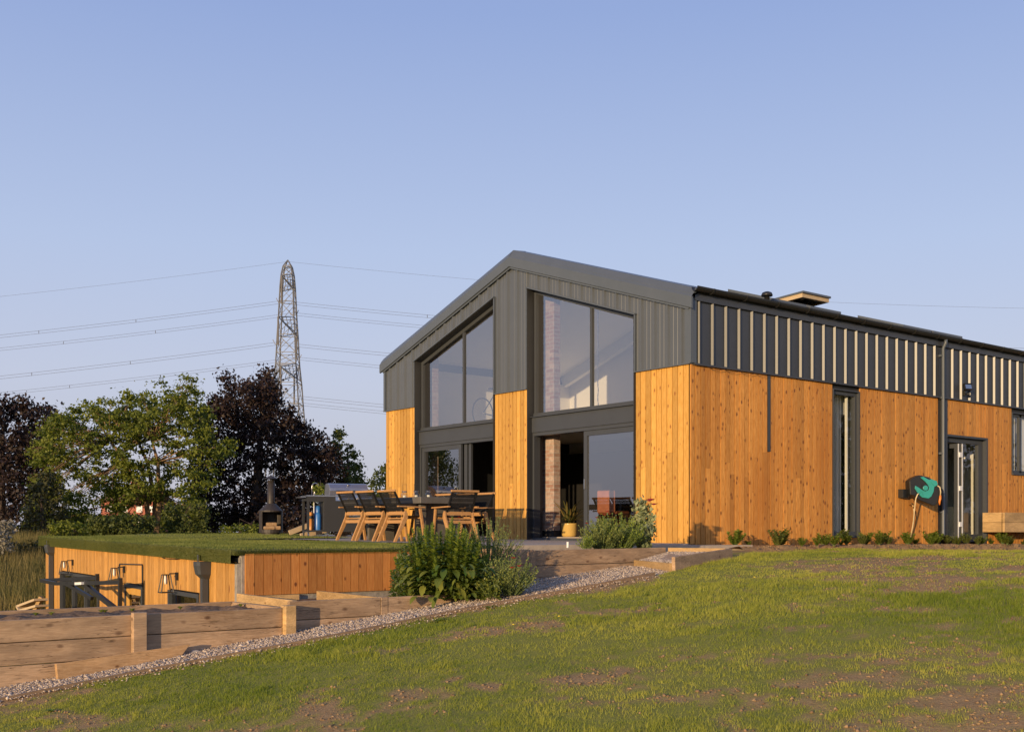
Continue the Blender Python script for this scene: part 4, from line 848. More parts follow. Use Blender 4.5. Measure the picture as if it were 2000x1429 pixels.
for p, q in ((np.array(atD(190, 1120, 18.1)), np.array(atD(190, 1160, 18.1))), (np.array(atD(235, 1128, 16.75)), np.array(atD(234, 1200, 16.75)))):
    mb = MB(); mb.beam(p, q, .05, .05, up=(1, 0, 0)); mb.build('wall_plate', 'black_plastic', t)
mb = MB(); p = np.array(atD(150, 1139, 17.75)); mb.beam(p, p + (np.array(atD(163, 1138.4, 17.6)) - p), .075, .04); mb.build('label_plate', 'white_plastic', t)
# small leaning timber frame at the far end
t = thing('timber_frame', tuple(atD(62, 1190, 20.5)), 'open pale timber box frame leaning beside the far end of the garden room', 'timber frame')
a, b, c, d = [np.array(atD(*q)) for q in ((45, 1183, 20.8), (80, 1170, 20.2), (50, 1191, 20.6), (82, 1182, 20.2))]
for nm, p, q in (('top_board', a, b), ('end_board', a, c), ('bottom_board', c, d)): mb = MB(); mb.beam(p, q, .25, .04); mb.build(nm, 'timber_light', t)
mb = MB(); mb.beam(atD(81, 1165, 20.3), atD(68, 1192, 20.3), .10, .06); mb.build('prop_post', 'sleeper_fresh', t)

# ================================================================ PATIO FURNITURE
def armchair(label, x, y, rz, group='teak armchairs with black cord backs at the patio table'):
    """faces local +X"""
    t = thing('armchair', (x, y, tz(y) - .005), label, 'armchair', group, rz, local=True); W = .27
    for s_ in (-1, 1):
        mb = MB(); mb.ct = .5; y0 = s_ * W - .016; y1 = s_ * W + .016
        out = [(-.30, 0), (-.255, 0), (-.035, .40), (-.045, .47), (-.075, .52), (-.105, .50), (-.115, .42), (-.30, .02)]
        mb.prism(out, (0, y0, 0), (1, 0, 0), (0, 0, 1), (0, 1, 0), 0, .034); mb.build('rear_leg', 'teak', t, bevel=.004)
        mb = MB(); mb.beam((.30, s_ * W, 0), (.205, s_ * W, .555), .034, .045, up=(1, 0, 0)); mb.build('front_leg', 'teak', t, bevel=.004)
        mb = MB(); mb.beam((-.235, s_ * (W + .01), .585), (.29, s_ * (W + .01), .572), .05, .022); mb.build('armrest', 'teak', t, bevel=.004)
        mb = MB(); mb.beam((-.095, s_ * (W - .03), .50), (-.275, s_ * (W - .03), .835), .022, .03, up=(1, 0, 0)); mb.build('back_stile', 'black_cord', t)
    mb = MB(); mb.beam((-.28, -W - .005, .84), (-.28, W + .005, .84), .036, .036); mb.build('top_rail', 'teak', t, bevel=.008)
    mb = MB(); mb.beam((-.09, -W + .017, .475), (-.09, W - .017, .475), .022, .06); mb.build('back_rail', 'teak', t, bevel=.003)
    mb = MB(); mb.beam((-.085, -W + .017, .39), (-.085, W - .017, .39), .022, .018); mb.build('stretcher', 'teak', t)
    mb = MB(); mb.beam((-.11, -W + .017, .335), (-.11, W - .017, .335), .022, .055); mb.build('seat_rear_rail', 'teak', t, bevel=.003)
    mb = MB(); mb.beam((.24, -W + .017, .41), (.24, W - .017, .41), .022, .05); mb.build('seat_front_rail', 'teak', t, bevel=.003)
    mb = MB(); n = 22
    for k_ in range(n):
        f = (k_ + .3) / n; p = np.array((-.10 - .17 * f, -W + .02, .51 + .315 * f)); mb.beam(p, p + (0, 2 * W - .04, 0), .010, .0125 if k_ % 5 else .008)
    mb.build('back_cords', 'black_cord', t)
    mb = MB(); 
    for k_ in range(22): x_ = -.09 + .33 * k_ / 21; mb.beam((x_, -W + .01, .425 + .01 * k_ / 21), (x_, W - .01, .425 + .01 * k_ / 21), .0125, .010)
    mb.build('seat_cords', 'black_cord', t)
    return t
ch = armchair('nearest the grill of the three armchairs with their backs to the turf', -3.66, 4.45, 0)
spots = [(-3.66, 3.79, 0.02, 'middle of the three armchairs with their backs to the turf'), (-3.64, 3.12, -.02, 'armchair of the turf side row that stands nearest the tall bush'),
         (-2.93, 2.54, math.pi / 2 - .05, 'armchair at the near end of the table, back to the camera, behind the bush'), (-2.12, 3.16, math.pi, 'armchair facing the garden, next to the timber pier, just right of the end chair'),
         (-2.12, 3.78, math.pi - .03, 'armchair on the house side, hidden behind the end chair'), (-2.16, 4.38, math.pi + .02, 'armchair on the house side seen over the table by the left sliding door')]
for x, y, rz, lb in spots:
    c = copy_tree(ch); c.location = (x, y, tz(y) - .005); c.rotation_euler = (0, 0, rz); c['label'] = lb
t = thing('patio_table', (-2.9, 4.1, .04), 'large dark grey outdoor dining table with thick top on the patio', 'table')
mb = MB(); mb.box((-3.45, 2.82, .665), (-2.35, 5.35, .775)); mb.build('tabletop', 'table_grey', t, bevel=.006)
for x in (-3.30, -2.62):
    for y in (3.05, 4.98): mb = MB(); mb.box((x, y, tz(y) - .01), (x + .12, y + .12, .664)); mb.build('leg', 'table_grey', t, bevel=.004)
mb = MB(); mb.box((-3.17, 3.2, .05), (-2.64, 3.28, .66)); mb.build('end_panel', 'table_grey', t); mb = MB(); mb.box((-3.17, 4.9, .05), (-2.64, 4.97, .66)); mb.build('end_panel', 'table_grey', t)
for px, D, lb in ((790, 19.55, 'glass jar lantern furthest left on the patio table'), (813, 19.4, 'middle glass jar lantern on the patio table'), (837, 19.3, 'glass jar lantern nearest the table corner')):
    p = atD(px, 971, D); p[2] = .776; t = thing('jar_lantern', tuple(p), lb, 'lantern', 'glass jar lanterns on the patio table')
    mb = MB(); mb.lathe(tuple(p), [(.0, .002), (.045, .002), (.062, .03), (.062, .065), (.045, .09), (.04, .115), (.045, .12)], 14); mb.build('jar', 'glass_clear', t, smooth=True)
    mb = MB(); mb.lathe(tuple(p), [(.0, .004), (.028, .004), (.028, .05), (.0, .05)], 10); mb.build('candle', 'candle', t)
    mb = MB(); mb.tube([p + (-.045, 0, .11), p + (-.045, 0, .24), p + (.045, 0, .24), p + (.045, 0, .11)], .003, 5); mb.build('handle', 'black_plastic', t)
    mb = MB(); mb.lathe(tuple(p + np.array([0, 0, .108])), [(.047, 0), (.05, .012), (.047, .016), (.040, .008)], 14); mb.build('rim', 'steel', t)

# outdoor kitchen cart, long axis LX on the ground
c0 = np.array([-2.12, 9.22, tz(9.2)]); LX = np.array([.954, -.30, 0]); LX /= np.linalg.norm(LX); LY = np.array([.30, .954, 0]); LY /= np.linalg.norm(LY); UZ = np.array([0, 0, 1.0])
t = thing('kitchen_cart', tuple(c0), 'long black outdoor kitchen cart with open end frame and casters beyond the chairs', 'kitchen cart')
def cbox(mb, x0, x1, y0, y1, z0, z1): mb.add([c0 + LX * x + LY * y + UZ * z for z in (z0, z1) for x, y in ((x0, y0), (x1, y0), (x1, y1), (x0, y1))], [(3, 2, 1, 0), (4, 5, 6, 7), (0, 1, 5, 4), (1, 2, 6, 5), (2, 3, 7, 6), (3, 0, 4, 7)])
CL, CDp, CH = 2.0, .62, .90
mb = MB()
cbox(mb, 0, .05, 0, .05, .1, CH - .03); cbox(mb, 0, .05, CDp - .05, CDp, .1, CH - .03); cbox(mb, 0, .05, .05, CDp - .05, .1, .14); cbox(mb, 0, .05, .05, CDp - .05, CH - .12, CH - .03); cbox(mb, .05, .36, 0, .05, .1, .14); cbox(mb, .05, .36, .0, .05, CH - .14, CH - .03); cbox(mb, .05, .36, .06, CDp, .1, .115); mb.build('frame', 'frame_dark', t)
mb = MB(); cbox(mb, .36, CL, 0, CDp, .1, CH - .03); mb.build('cabinet', 'frame_dark', t, bevel=.006)
mb = MB(); cbox(mb, -.02, .7, -.02, CDp, CH - .03, CH + .0); cbox(mb, -.14, -.021, .02, CDp - .02, CH - .05, CH - .03); mb.build('worktop', 'steel', t)
mb = MB(); cbox(mb, .86, 1.34, -.012, -.001, .42, .50); mb.build('nameplate_frame', 'metal_trim', t)
mb = MB(); cbox(mb, .88, .96, -.018, -.013, .435, .485); cbox(mb, 1.0, 1.30, -.018, -.013, .45, .472); mb.build('nameplate', 'steel', t)
for x, y in ((.03, .03), (.03, .58), (.45, .03), (1.0, .04), (1.9, .04), (1.9, .58)):
    mb = MB(); p = c0 + LX * x + LY * y; mb.tube([p + UZ * .035 - LX * .012, p + UZ * .035 + LX * .012], .035, 12); mb.beam(p + UZ * .05, p + UZ * .1, .03, .03, up=(1, 0, 0)); mb.build('caster', 'steel', t)
mb = MB(); p = c0 + LX * .16 + LY * .3 + UZ * CH; q = [p, p + UZ * .17]
for k_ in range(9): a = math.pi * (1 - k_ / 8 * .92); q.append(p + LX * (.075 + .075 * math.cos(a)) + UZ * (.19 + .085 * math.sin(a)))
mb.tube(q, .011, 8); mb.build('tap', 'steel', t, smooth=True)
mb = MB(); p = p + LX * .05; mb.tube([p, p + UZ * .05], .018, 8); mb.tube([p + UZ * .05, p + UZ * .08 + LX * .01], .008, 6); mb.build('tap_lever', 'steel', t)
# grill on top of the cart
t = thing('gas_grill', tuple(c0 + LX * 1.1 + LY * .3 + UZ * CH), 'steel grill with curved blue grey hood and knobs, set in the cart behind the armchairs', 'grill')
mb = MB(); prof = [(.06, .0), (.02, .10), (.04, .16), (.14, .245), (.24, .27), (.46, .27), (.56, .22), (.60, .10), (.60, .0)]
mb.prism([(a, b) for a, b in prof], c0 + LX * .50 + UZ * (CH + .002), LY, UZ, LX, 0, .86); mb.build('hood', 'hood_steel', t, bevel=.01)
mb = MB(); mb.prism([(-.03, 0), (.05, 0), (.05, .13), (.0, .13)], c0 + LX * .62 + UZ * (CH - .12), LY, UZ, LX, 0, .82); mb.build('control_panel', 'steel', t)
for x in (.72, .92, 1.12, 1.32): mb = MB(); p = c0 + LX * x + LY * -.03 + UZ * (CH - .055); mb.tube([p + LY * .01, p - LY * .035], .024, 10); mb.build('knob', 'steel', t)
mb = MB(); p = c0 + LX * .62 - LY * .03 + UZ * (CH + .11); mb.tube([p, p + LX * .62], .012, 8); mb.build('hood_handle', 'steel', t)
mb = MB(); p = c0 + LX * .93 + LY * .13 + UZ * (CH + .242); mb.tube([p - LY * .008 - UZ * .008, p - LY * .02 + UZ * .01], .03, 12); mb.build('thermometer', 'steel', t)
# cylinders
p = c0 + LX * .27 + LY * .2 + UZ * .116; t = thing('gas_cylinder', tuple(p), 'blue gas cylinder standing on the cart shelf', 'gas cylinder')
mb = MB(); mb.lathe(tuple(p), [(0, 0), (.075, 0), (.078, .015), (.078, .36), (.06, .40), (.03, .42), (0, .42)], 16); mb.build('body', 'blue_paint', t, smooth=True)
mb = MB(); mb.lathe(tuple(p), [(.055, .40), (.06, .53), (.035, .56), (0, .56)], 12); mb.build('valve_guard', 'blue_paint', t, smooth=True)
p = c0 + LX * .12 + LY * .22 + UZ * .116; t = thing('orange_cylinder', tuple(p), 'orange cylinder with black band, left of the blue gas cylinder', 'cylinder')
mb = MB(); mb.lathe(tuple(p), [(0, 0), (.06, 0), (.062, .01), (.062, .27), (0, .27)], 16); mb.lathe(tuple(p), [(.0, .335), (.062, .335), (.06, .40), (.02, .42), (0, .42)], 16); mb.build('body', 'orange_paint', t, smooth=True)
mb = MB(); mb.lathe(tuple(p), [(.0, .271), (.066, .271), (.066, .334), (0, .334)], 16); mb.build('band', 'black_plastic', t)
p = c0 + LX * .20 + LY * .24 + UZ * .116; mb = MB(); mb.tube([p, p + UZ * .30, p + UZ * .32, p + UZ * .66], [.028, .028, .02, .018], 10); tag(mb.build('water_filter', 'white_plastic', smooth=True, base=p), 'slim white tube standing between the orange and blue cylinders', 'filter tube')
# chiminea
p = np.array([-2.0, 11.2, .112]); t = thing('chiminea', tuple(p), 'dark iron chiminea with conical cap and logs, at the far edge of the artificial lawn', 'chiminea')
fr = np.array([-.35, -.937, 0]); sd2 = np.array([fr[1], -fr[0], 0]) * -1
mb = MB(); mb.lathe(tuple(p), [(.05, .0), (.22, .0), (.22, .06), (.27, .06), (.27, .13), (.0, .13)], 24); mb.build('base', 'chiminea_iron', t, smooth=False)
mb = MB(); n = 24; vs = []; fs = []      # body shell open at the front
a0 = math.atan2(fr[1], fr[0]); kk = [a0 + math.radians(52) + (2 * math.pi - math.radians(104)) * i / n for i in range(n + 1)]
for z in (.13, .56): vs += [tuple(p + np.array([.27 * math.cos(a), .27 * math.sin(a), z])) for a in kk]
for z in (.13, .56): vs += [tuple(p + np.array([.262 * math.cos(a), .262 * math.sin(a), z])) for a in kk]
for i in range(n): fs += [(i, i + 1, n + 2 + i, n + 1 + i), (2 * n + 3 + i, 2 * n + 2 + i, 3 * n + 3 + i, 3 * n + 4 + i)]
mb.add(vs, fs); mb.lathe(tuple(p), [(.275, .54), (.275, .575), (.26, .58), (.105, .735), (.105, .73), (.25, .575)], 24); mb.build('firebox', 'chiminea_iron', t)
mb = MB(); mb.lathe(tuple(p), [(.082, .72), (.082, 1.27), (.076, 1.27), (.076, .74)], 18); mb.build('flue', 'chiminea_iron', t, smooth=True)
mb = MB(); mb.lathe(tuple(p), [(.155, 1.31), (.0, 1.395)], 20); mb.lathe(tuple(p), [(.0, 1.36), (.15, 1.305), (.155, 1.31)], 20)
for a in (0, 2, 4): mb.beam(p + (.078 * math.cos(a), .078 * math.sin(a), 1.25), p + (.078 * math.cos(a), .078 * math.sin(a), 1.345), .012, .012, up=(1, 0, 0))
mb.build('cap', 'chiminea_iron', t)
for i, (o1, z, l_, r_) in enumerate(((-.08, .17, .26, .045), (.07, .17, .30, .05), (.0, .25, .24, .05), (.15, .165, .2, .035))):
    q = p + sd2 * (o1 * .8) + fr * (.10 - .03 * i) + UZ * z; mb = MB(); mb.tube([q - sd2 * l_ / 2, q + sd2 * l_ / 2], r_, 9)
    tag(mb.build('log', 'log_wood', base=q), ['split log lying on the left inside the chiminea', 'split log lying on the right inside the chiminea', 'upper log of the pile inside the chiminea', 'thin log at the right wall of the chiminea'][i], 'log', 'logs in the chiminea')
# boards lying behind the cart
for (a, b), lb in ((((565, 1040, 25.5), (622, 1018, 25.9)), 'long rough board sloping up behind the cart from beside the chiminea'), (((587, 1046, 25.2), (640, 1034, 25.6)), 'short rough board lying under the left end of the cart'), (((655, 1046, 25.2), (690, 1037, 25.6)), 'rough board lying under the grill')):
    p, q = np.array(atD(*a)), np.array(atD(*b)); mb = MB(); mb.beam(p, q, .05, .11, tint=.6); tag(mb.build('rough_board', 'timber_light', base=p), lb, 'board')

# ================================================================ THINGS BY THE HOUSE
# hose reel on the side wall
cN = np.array([-.50, -.866, 0]); cA = np.array([.866, -.50, 0]); ctr = np.array(onY(1803, 953, -.34)); SC = float((ctr - CAM) @ FWD) / FPX / 6.667   # metres per zoomed pixel
t = thing('hose_reel', (float(ctr[0]), -.05, float(ctr[2]) - .2), 'black and teal wall mounted hose reel with cream hose beside the side door', 'hose reel')
def zpt(x, y): return ((x - 688) * SC / .95, (383 - y) * SC)
body = [zpt(*q) for q in ((490, 290), (540, 250), (620, 215), (740, 240), (850, 300), (905, 480), (895, 560), (810, 615), (620, 540), (545, 480), (500, 470))]
mb = MB(); mb.prism(body, ctr, cA, UZ, cN, -.13, .06); mb.build('drum_housing', 'black_plastic', t, bevel=.012)
teal = [zpt(*q) for q in ((625, 245), (665, 235), (740, 275), (770, 265), (840, 290), (855, 330), (845, 350), (810, 365), (800, 430), (770, 490), (735, 518), (650, 505), (600, 460), (552, 390), (560, 352), (600, 375), (655, 410), (690, 425), (730, 410), (742, 380), (725, 340), (690, 300))]
mb = MB(); mb.prism(teal, ctr, cA, UZ, cN, .0605, .085); mb.build('side_cover', 'teal_plastic', t, bevel=.006)
mb = MB(); q = ctr + cN * .06; mb.tube([q, q + cN * .018], .078, 24); mb.build('hub_recess', 'black_plastic', t); mb = MB(); q = ctr + cN * .079; mb.tube([q, q + cN * .02, q + cN * .026], [.052, .052, .044], 20); mb.build('hub', 'teal_plastic', t)
for aa, bb in (((640, 420), (655, 480)), ((615, 400), (625, 450)), ((760, 300), (800, 345))):
    mb = MB(); x0_, z0_ = zpt(*aa); x1_, z1_ = zpt(*bb); mb.beam(ctr + cA * x0_ + UZ * z0_ + cN * .09, ctr + cA * x1_ + UZ * z1_ + cN * .09, .010, .010); mb.build('cover_rib', 'teal_plastic', t)
mb = MB(); bx, bz = zpt(450, 450); q = ctr + cA * (bx - .0) + UZ * bz; q[1] = -.047
mb.box((q[0] - .085, -.16, q[2] - .09), (q[0] + .09, -.046, q[2] + .08)); mb.beam((q[0] + .05, -.10, q[2] - .03), ctr - cN * .1 - cA * .1 - UZ * .04, .07, .12); mb.build('wall_bracket', 'black_plastic', t, bevel=.004)
def zp3(x, y, n_): a, b = zpt(x, y); r = ctr + cA * a + UZ * b + cN * n_; r[1] = min(r[1], -.07); return r
mb = MB(); mb.tube([zp3(600, 455, .10), zp3(575, 465, .12), zp3(558, 520, .10), zp3(560, 640, .05), zp3(578, 800, -.05), zp3(590, 880, -.12), zp3(575, 1010, -.15)], .0125, 8); mb.build('hose', 'hose_cream', t, smooth=True)
mb = MB(); mb.tube([zp3(612, 650, -.15), zp3(615, 740, -.13), zp3(600, 850, -.13), zp3(585, 930, -.14), zp3(570, 1030, -.15)], .0115, 8); mb.build('feed_hose', 'hose_cream', t, smooth=True)
mb = MB(); mb.tube([zp3(850, 350, .08), zp3(875, 372, .10), zp3(885, 430, .10), zp3(884, 480, .09)], .012, 8); mb.build('hose_end', 'hose_cream', t, smooth=True)
mb = MB(); mb.tube([zp3(884, 478, .09), zp3(882, 520, .09), zp3(873, 560, .09), zp3(878, 600, .08)], [.02, .024, .022, .014], 8); mb.build('nozzle', 'orange_plastic', t, smooth=True)
q = zp3(612, 620, -.2); t = thing('garden_tap', (float(q[0]), -.05, float(q[2])), 'small brass garden tap on the boards below the hose reel', 'tap')
mb = MB(); mb.tube([(q[0], -.04, q[2] + .03), (q[0], -.12, q[2] + .03), (q[0], -.13, q[2] - .03)], [.014, .014, .012], 8); mb.build('spout', 'brass', t, smooth=True)
mb = MB(); mb.beam((q[0] - .03, -.09, q[2] + .065), (q[0] + .03, -.09, q[2] + .065), .014, .014); mb.beam((q[0], -.09, q[2] + .03), (q[0], -.09, q[2] + .06), .012, .012, up=(1, 0, 0)); mb.build('handle', 'brass', t)
# floodlight
q = onY(1890, 756, -.16); t = thing('floodlight', (float(q[0]), -.09, float(q[2]) - .05), 'small black security floodlight with sensor on the dark ribbed wall', 'floodlight')
M = Matrix.Translation(q) @ Matrix.Rotation(math.radians(-25), 4, 'Z') @ Matrix.Rotation(math.radians(-18), 4, 'X')
mb = MB(); mb.box((-.09, -.03, -.055), (.09, .03, .06), M=M); mb.box((-.10, -.05, .061), (.10, .035, .07), M=M); mb.build('lamp_head', 'black_plastic', t)
mb = MB(); mb.box((-.07, -.034, -.045), (.07, -.031, .045), M=M); mb.build('lens', 'steel', t)
mb = MB(); mb.beam((q[0], -.05, q[2] - .09), (q[0], q[1], q[2] - .03), .03, .03); mb.box((q[0] - .03, -.12, q[2] - .17), (q[0] + .04, -.05, q[2] - .08)); mb.build('mount', 'black_plastic', t)
mb = MB(); mb.lathe((q[0] + .02, -.16, q[2] - .17), [(0, 0), (.03, .01), (.035, .03), (.03, .055), (0, .06)], 10); mb.build('sensor', 'black_plastic', t, smooth=True)
# cable draped under the cladding drip
mb = MB(); pts = [(.3, -.105, 2.925)]
for k_ in range(1, 13): x = .3 + 1.6 * k_ / 12; pts.append((x, -.105, 2.925 - .035 * abs(math.sin(k_ * 1.05)) - .01))
mb.tube(pts, .004, 5); tag(mb.build('draped_cable', 'frame_dark', base=(1, -.1, 2.9)), 'thin dark cable draped under the metal drip above the side boards', 'cable')
# pot plant in the doorway
p = np.array([.72, 3.86 - .12, .096]); p = np.array(onX(1112, 1044, .62)); p[2] = .097
t = thing('potted_plant', tuple(p), 'spiky palm in a glazed mustard yellow pot inside the open sliding door', 'potted plant')
mb = MB(); mb.lathe(tuple(p), [(0, 0), (.125, .0), (.145, .03), (.155, .24), (.16, .26), (.148, .262), (.142, .22), (.0, .215)], 24); mb.build('pot', 'pot_glaze', t, smooth=True)
V = []; F = []
def frond(base, az, L_, rise, V, F, wd=.02, seg=6, curl=1.0):
    o = len(V); d = np.array([math.cos(az), math.sin(az), 0]); sd_ = np.array([-d[1], d[0], 0]); pos = np.array(base, float); an = rise
    for k_ in range(seg + 1):
        w_ = wd * math.sin(math.pi * (.15 + .85 * (1 - k_ / seg))) ** .7 if k_ < seg else .001
        V.append(pos - sd_ * w_ / 2); V.append(pos + sd_ * w_ / 2); pos = pos + (d * math.cos(an) + UZ * math.sin(an)) * L_ / seg; an -= curl * .35
    for k_ in range(seg): F.append((o + 2 * k_, o + 2 * k_ + 1, o + 2 * k_ + 3, o + 2 * k_ + 2))
for k_ in range(70): frond(p + (random.uniform(-.05, .05), random.uniform(-.05, .05), .22), random.uniform(0, 6.28), random.uniform(.35, .66), random.uniform(.7, 1.5), V, F, .026, curl=random.uniform(.3, 1))
npmesh('foliage', np.array(V), np.array(F), 'leaf_palm', t, np.repeat(RS.rand(70), 6))
# copper chair and dark table inside
p = np.array([1.25, 3.3, .096]); t = thing('dining_chair', tuple(p), 'copper coloured dining chair behind the sliding glass', 'chair')
mb = MB(); Mx = Matrix.Translation(p) @ Matrix.Rotation(.2, 4, 'Z'); mb.box((-.04, -.22, .44), (.42, .22, .50), M=Mx); mb.build('seat', 'copper_leather', t, bevel=.02)
mb = MB(); mb.box((-.09, -.21, .46), (-.04, .21, .90), M=Mx); mb.build('backrest', 'copper_leather', t, bevel=.02)
for x, y in ((-.03, -.19), (-.03, .19), (.38, -.19), (.38, .19)): mb = MB(); mb.beam(Mx @ Vector((x, y, 0)), Mx @ Vector((x, y, .44)), .025, .025, up=(1, 0, 0)); mb.build('leg', 'black_plastic', t)
t = thing('dining_table', (2.3, 2.9, .096), 'dark indoor dining table behind the right sliding glass', 'table')
mb = MB(); mb.box((1.75, 1.6, .80), (2.7, 3.7, .85)); mb.build('tabletop', 'interior_dark', t, bevel=.005)
for x in (1.85, 2.55):
    for y in (1.7, 3.55): mb = MB(); mb.box((x, y, .097), (x + .06, y + .06, .799)); mb.build('leg', 'black_plastic', t)
# bicycle upstairs
bc = np.array(atD(943, 796, 25.0)); bd = np.array([.98, .19, 0]); 
wr = .335; bc[2] = 2.485 + wr + .012; t = thing('bicycle', (bc[0], bc[1], 2.485), 'slim road bicycle standing behind the upper left window', 'bicycle')
def wheel(c, nm):
    mb = MB(); pts = [c + bd * wr * math.cos(a) + UZ * wr * math.sin(a) for a in np.linspace(0, 2 * math.pi, 37)]; mb.tube(pts, .016, 6, caps=False); wl = mb.build(nm, 'black_plastic', t)
    mb = MB()
    for k_ in range(18): a = 2 * math.pi * k_ / 18; mb.tube([c, c + bd * wr * math.cos(a) + UZ * wr * math.sin(a)], .0018, 4)
    mb.tube([c - np.cross(bd, UZ) * .04, c + np.cross(bd, UZ) * .04], .015, 8); mb.build('spokes', 'steel', wl)
wheel(bc, 'wheel'); rear = bc + bd * 1.0; wheel(rear, 'wheel')
bb = bc + bd * .58 - UZ * .05; st = bc + bd * .42 + UZ * .50; hd = bc + bd * .88 + UZ * .48 ; st = bc + bd * .40 + UZ * .46; hd = rear - bd * .10 + UZ * .50
mb = MB()
for a_, b_2 in ((bb, st), (st, hd), (bb, hd - UZ * .07), (bb, bc), (st, bc), (hd, rear)): mb.tube([a_, b_2], .014, 7)
mb.build('frame', 'frame_grey', t)
mb = MB(); q = st + (st - bb) * .22 ; mb.tube([st, q], .012, 6); mb.build('seat_post', 'steel', t); mb = MB(); mb.beam(q - bd * .13, q + bd * .13 + UZ * .01, .11, .04); mb.build('saddle', 'black_plastic', t, bevel=.01)
mb = MB(); q = hd + UZ * .10; mb.tube([hd, q, q + bd * .08, q + bd * .16 - UZ * .03, q + bd * .15 - UZ * .12], .011, 6); mb.build('handlebar', 'black_plastic', t)
# hanging chain behind the upper right window
q = onX(1168, 595, .45); mb = MB(); pts = [(q[0], q[1] + .006 * math.sin(k_), 4.45 - k_ * .045) for k_ in range(44)]; mb.tube(pts, [.006 if k_ % 2 else .011 for k_ in range(44)], 5); tag(mb.build('bead_chain', 'steel', base=q), 'thin bead chain hanging behind the upper right window', 'chain')

# ================================================================ PLANTS
def ngon_leaf(V, F, T, base, d, up, L_, W_, tint, fold=.15, droop=.3):
    """broad leaf of 4 quads along direction d"""
    d = d / np.linalg.norm(d); s_ = np.cross(d, up); s_ /= (np.linalg.norm(s_) + 1e-9); u = np.cross(s_, d); o = len(V); prof = [.12, .75, 1.0, .8, .05]
    for k_, w_ in enumerate(prof):
        f = k_ / 4; c = base + d * L_ * f - UZ * droop * L_ * f * f
        V += [c - s_ * W_ * w_ / 2 + u * fold * W_ * w_, c, c + s_ * W_ * w_ / 2 + u * fold * W_ * w_]
    for k_ in range(4): q = o + 3 * k_; F += [(q, q + 1, q + 4, q + 3), (q + 1, q + 2, q + 5, q + 4)]; T += [tint] * 2
def bushy_spires(t, spires, mat_='leaf_bush', lsz=(.05, .11)):
    V = []; F = []; T = []; st = MB()
    for (b, top, r) in spires:
        b = np.array(b, float); top = np.array(top, float); st.tube([b, (b + top) / 2 + np.array([.01, 0, 0]), top], [.010, .008, .004], 5); H_ = np.linalg.norm(top - b); n = int(H_ * 230)
        for k_ in range(n):
            f = (k_ + .5) / n; az = k_ * 2.4; prof = r * (1.0 if f < .55 else max(.12, 1 - (f - .55) / .5)); c = b + (top - b) * f
            el = random.uniform(-.15, .35) + .6 * f; d = np.array([math.cos(az) * math.cos(el), math.sin(az) * math.cos(el), math.sin(el)])
            L_ = prof * random.uniform(.55, 1.35) + .02; ngon_leaf(V, F, T, c, d, UZ, L_, L_ * .46, min(1, max(0, random.gauss(.30 + .35 * f, .2))), droop=.25 * (1 - f))
    st.build('stems', 'stem_green', t); npmesh('leaves', np.array(V), np.array(F), mat_, t, np.array(T))
cR, cF = RGT, FWD
p = np.array(atD(866, 1178, 13.0)); t = thing('leafy_bush', tuple(p), 'tall bushy green plant with leafy spires and yellowing basal leaves, overhanging the gravel path', 'bush')
sp = []
sil = [(760, 1112), (775, 1070), (790, 1040), (803, 1026), (822, 1024), (846, 1018), (866, 1040), (884, 1008), (900, 1022), (918, 1040), (935, 1050), (950, 1070), (968, 1100)]
for i in range(78):
    a = 762 + (966 - 762) * ((i * 0.618) % 1); b = float(np.interp(a, [q[0] for q in sil], [q[1] for q in sil])) + random.choice([0, 4, 12, 30, 50, 66]) + random.uniform(0, 8)
    D = 12.85 + 1.0 * random.random(); tp_ = atD(a, b, D); bs = atD(866 + (a - 866) * .62, 1168, D); bs[2] = min(-.55, bs[2]); sp.append((bs, tp_, .062 + .03 * random.random()))
bushy_spires(t, sp)
V = []; F = []; T = []
for i in range(120):
    a = random.uniform(785, 968); b = 1166 - random.random() ** 1.2 * 66; D = random.uniform(12.6, 13.0); q = np.array(atD(a, b, D)); az = random.uniform(0, 6.28)
    d = cR * (a - 870) / 100 - cF * random.uniform(.3, 1) + UZ * random.uniform(-.5, .6) + np.array([math.cos(az), math.sin(az), 0]) * .4; L_ = random.uniform(.06, .17); ngon_leaf(V, F, T, q, d, UZ, L_, L_ * .55, min(1, random.random() ** 1.6 + (.35 if b > 1130 else 0)), fold=.2, droop=.5)
for i in range(2600):
    a = random.uniform(764, 966); top_ = float(np.interp(a, [q[0] for q in sil], [q[1] for q in sil])) + 22; b = top_ + (1165 - top_) * random.random() ** .8; D = 12.7 + 1.1 * random.random(); q = np.array(atD(a, b, D)); az = random.uniform(0, 6.28); L_ = random.uniform(.03, .075)
    ngon_leaf(V, F, T, q, np.array([math.cos(az), math.sin(az), random.uniform(-.3, 1.2)]), UZ, L_, L_ * .5, max(0, random.gauss(.25, .2)), fold=.2, droop=.3)
npmesh('basal_leaves', np.array(V), np.array(F), 'leaf_broad', t, np.array(T))
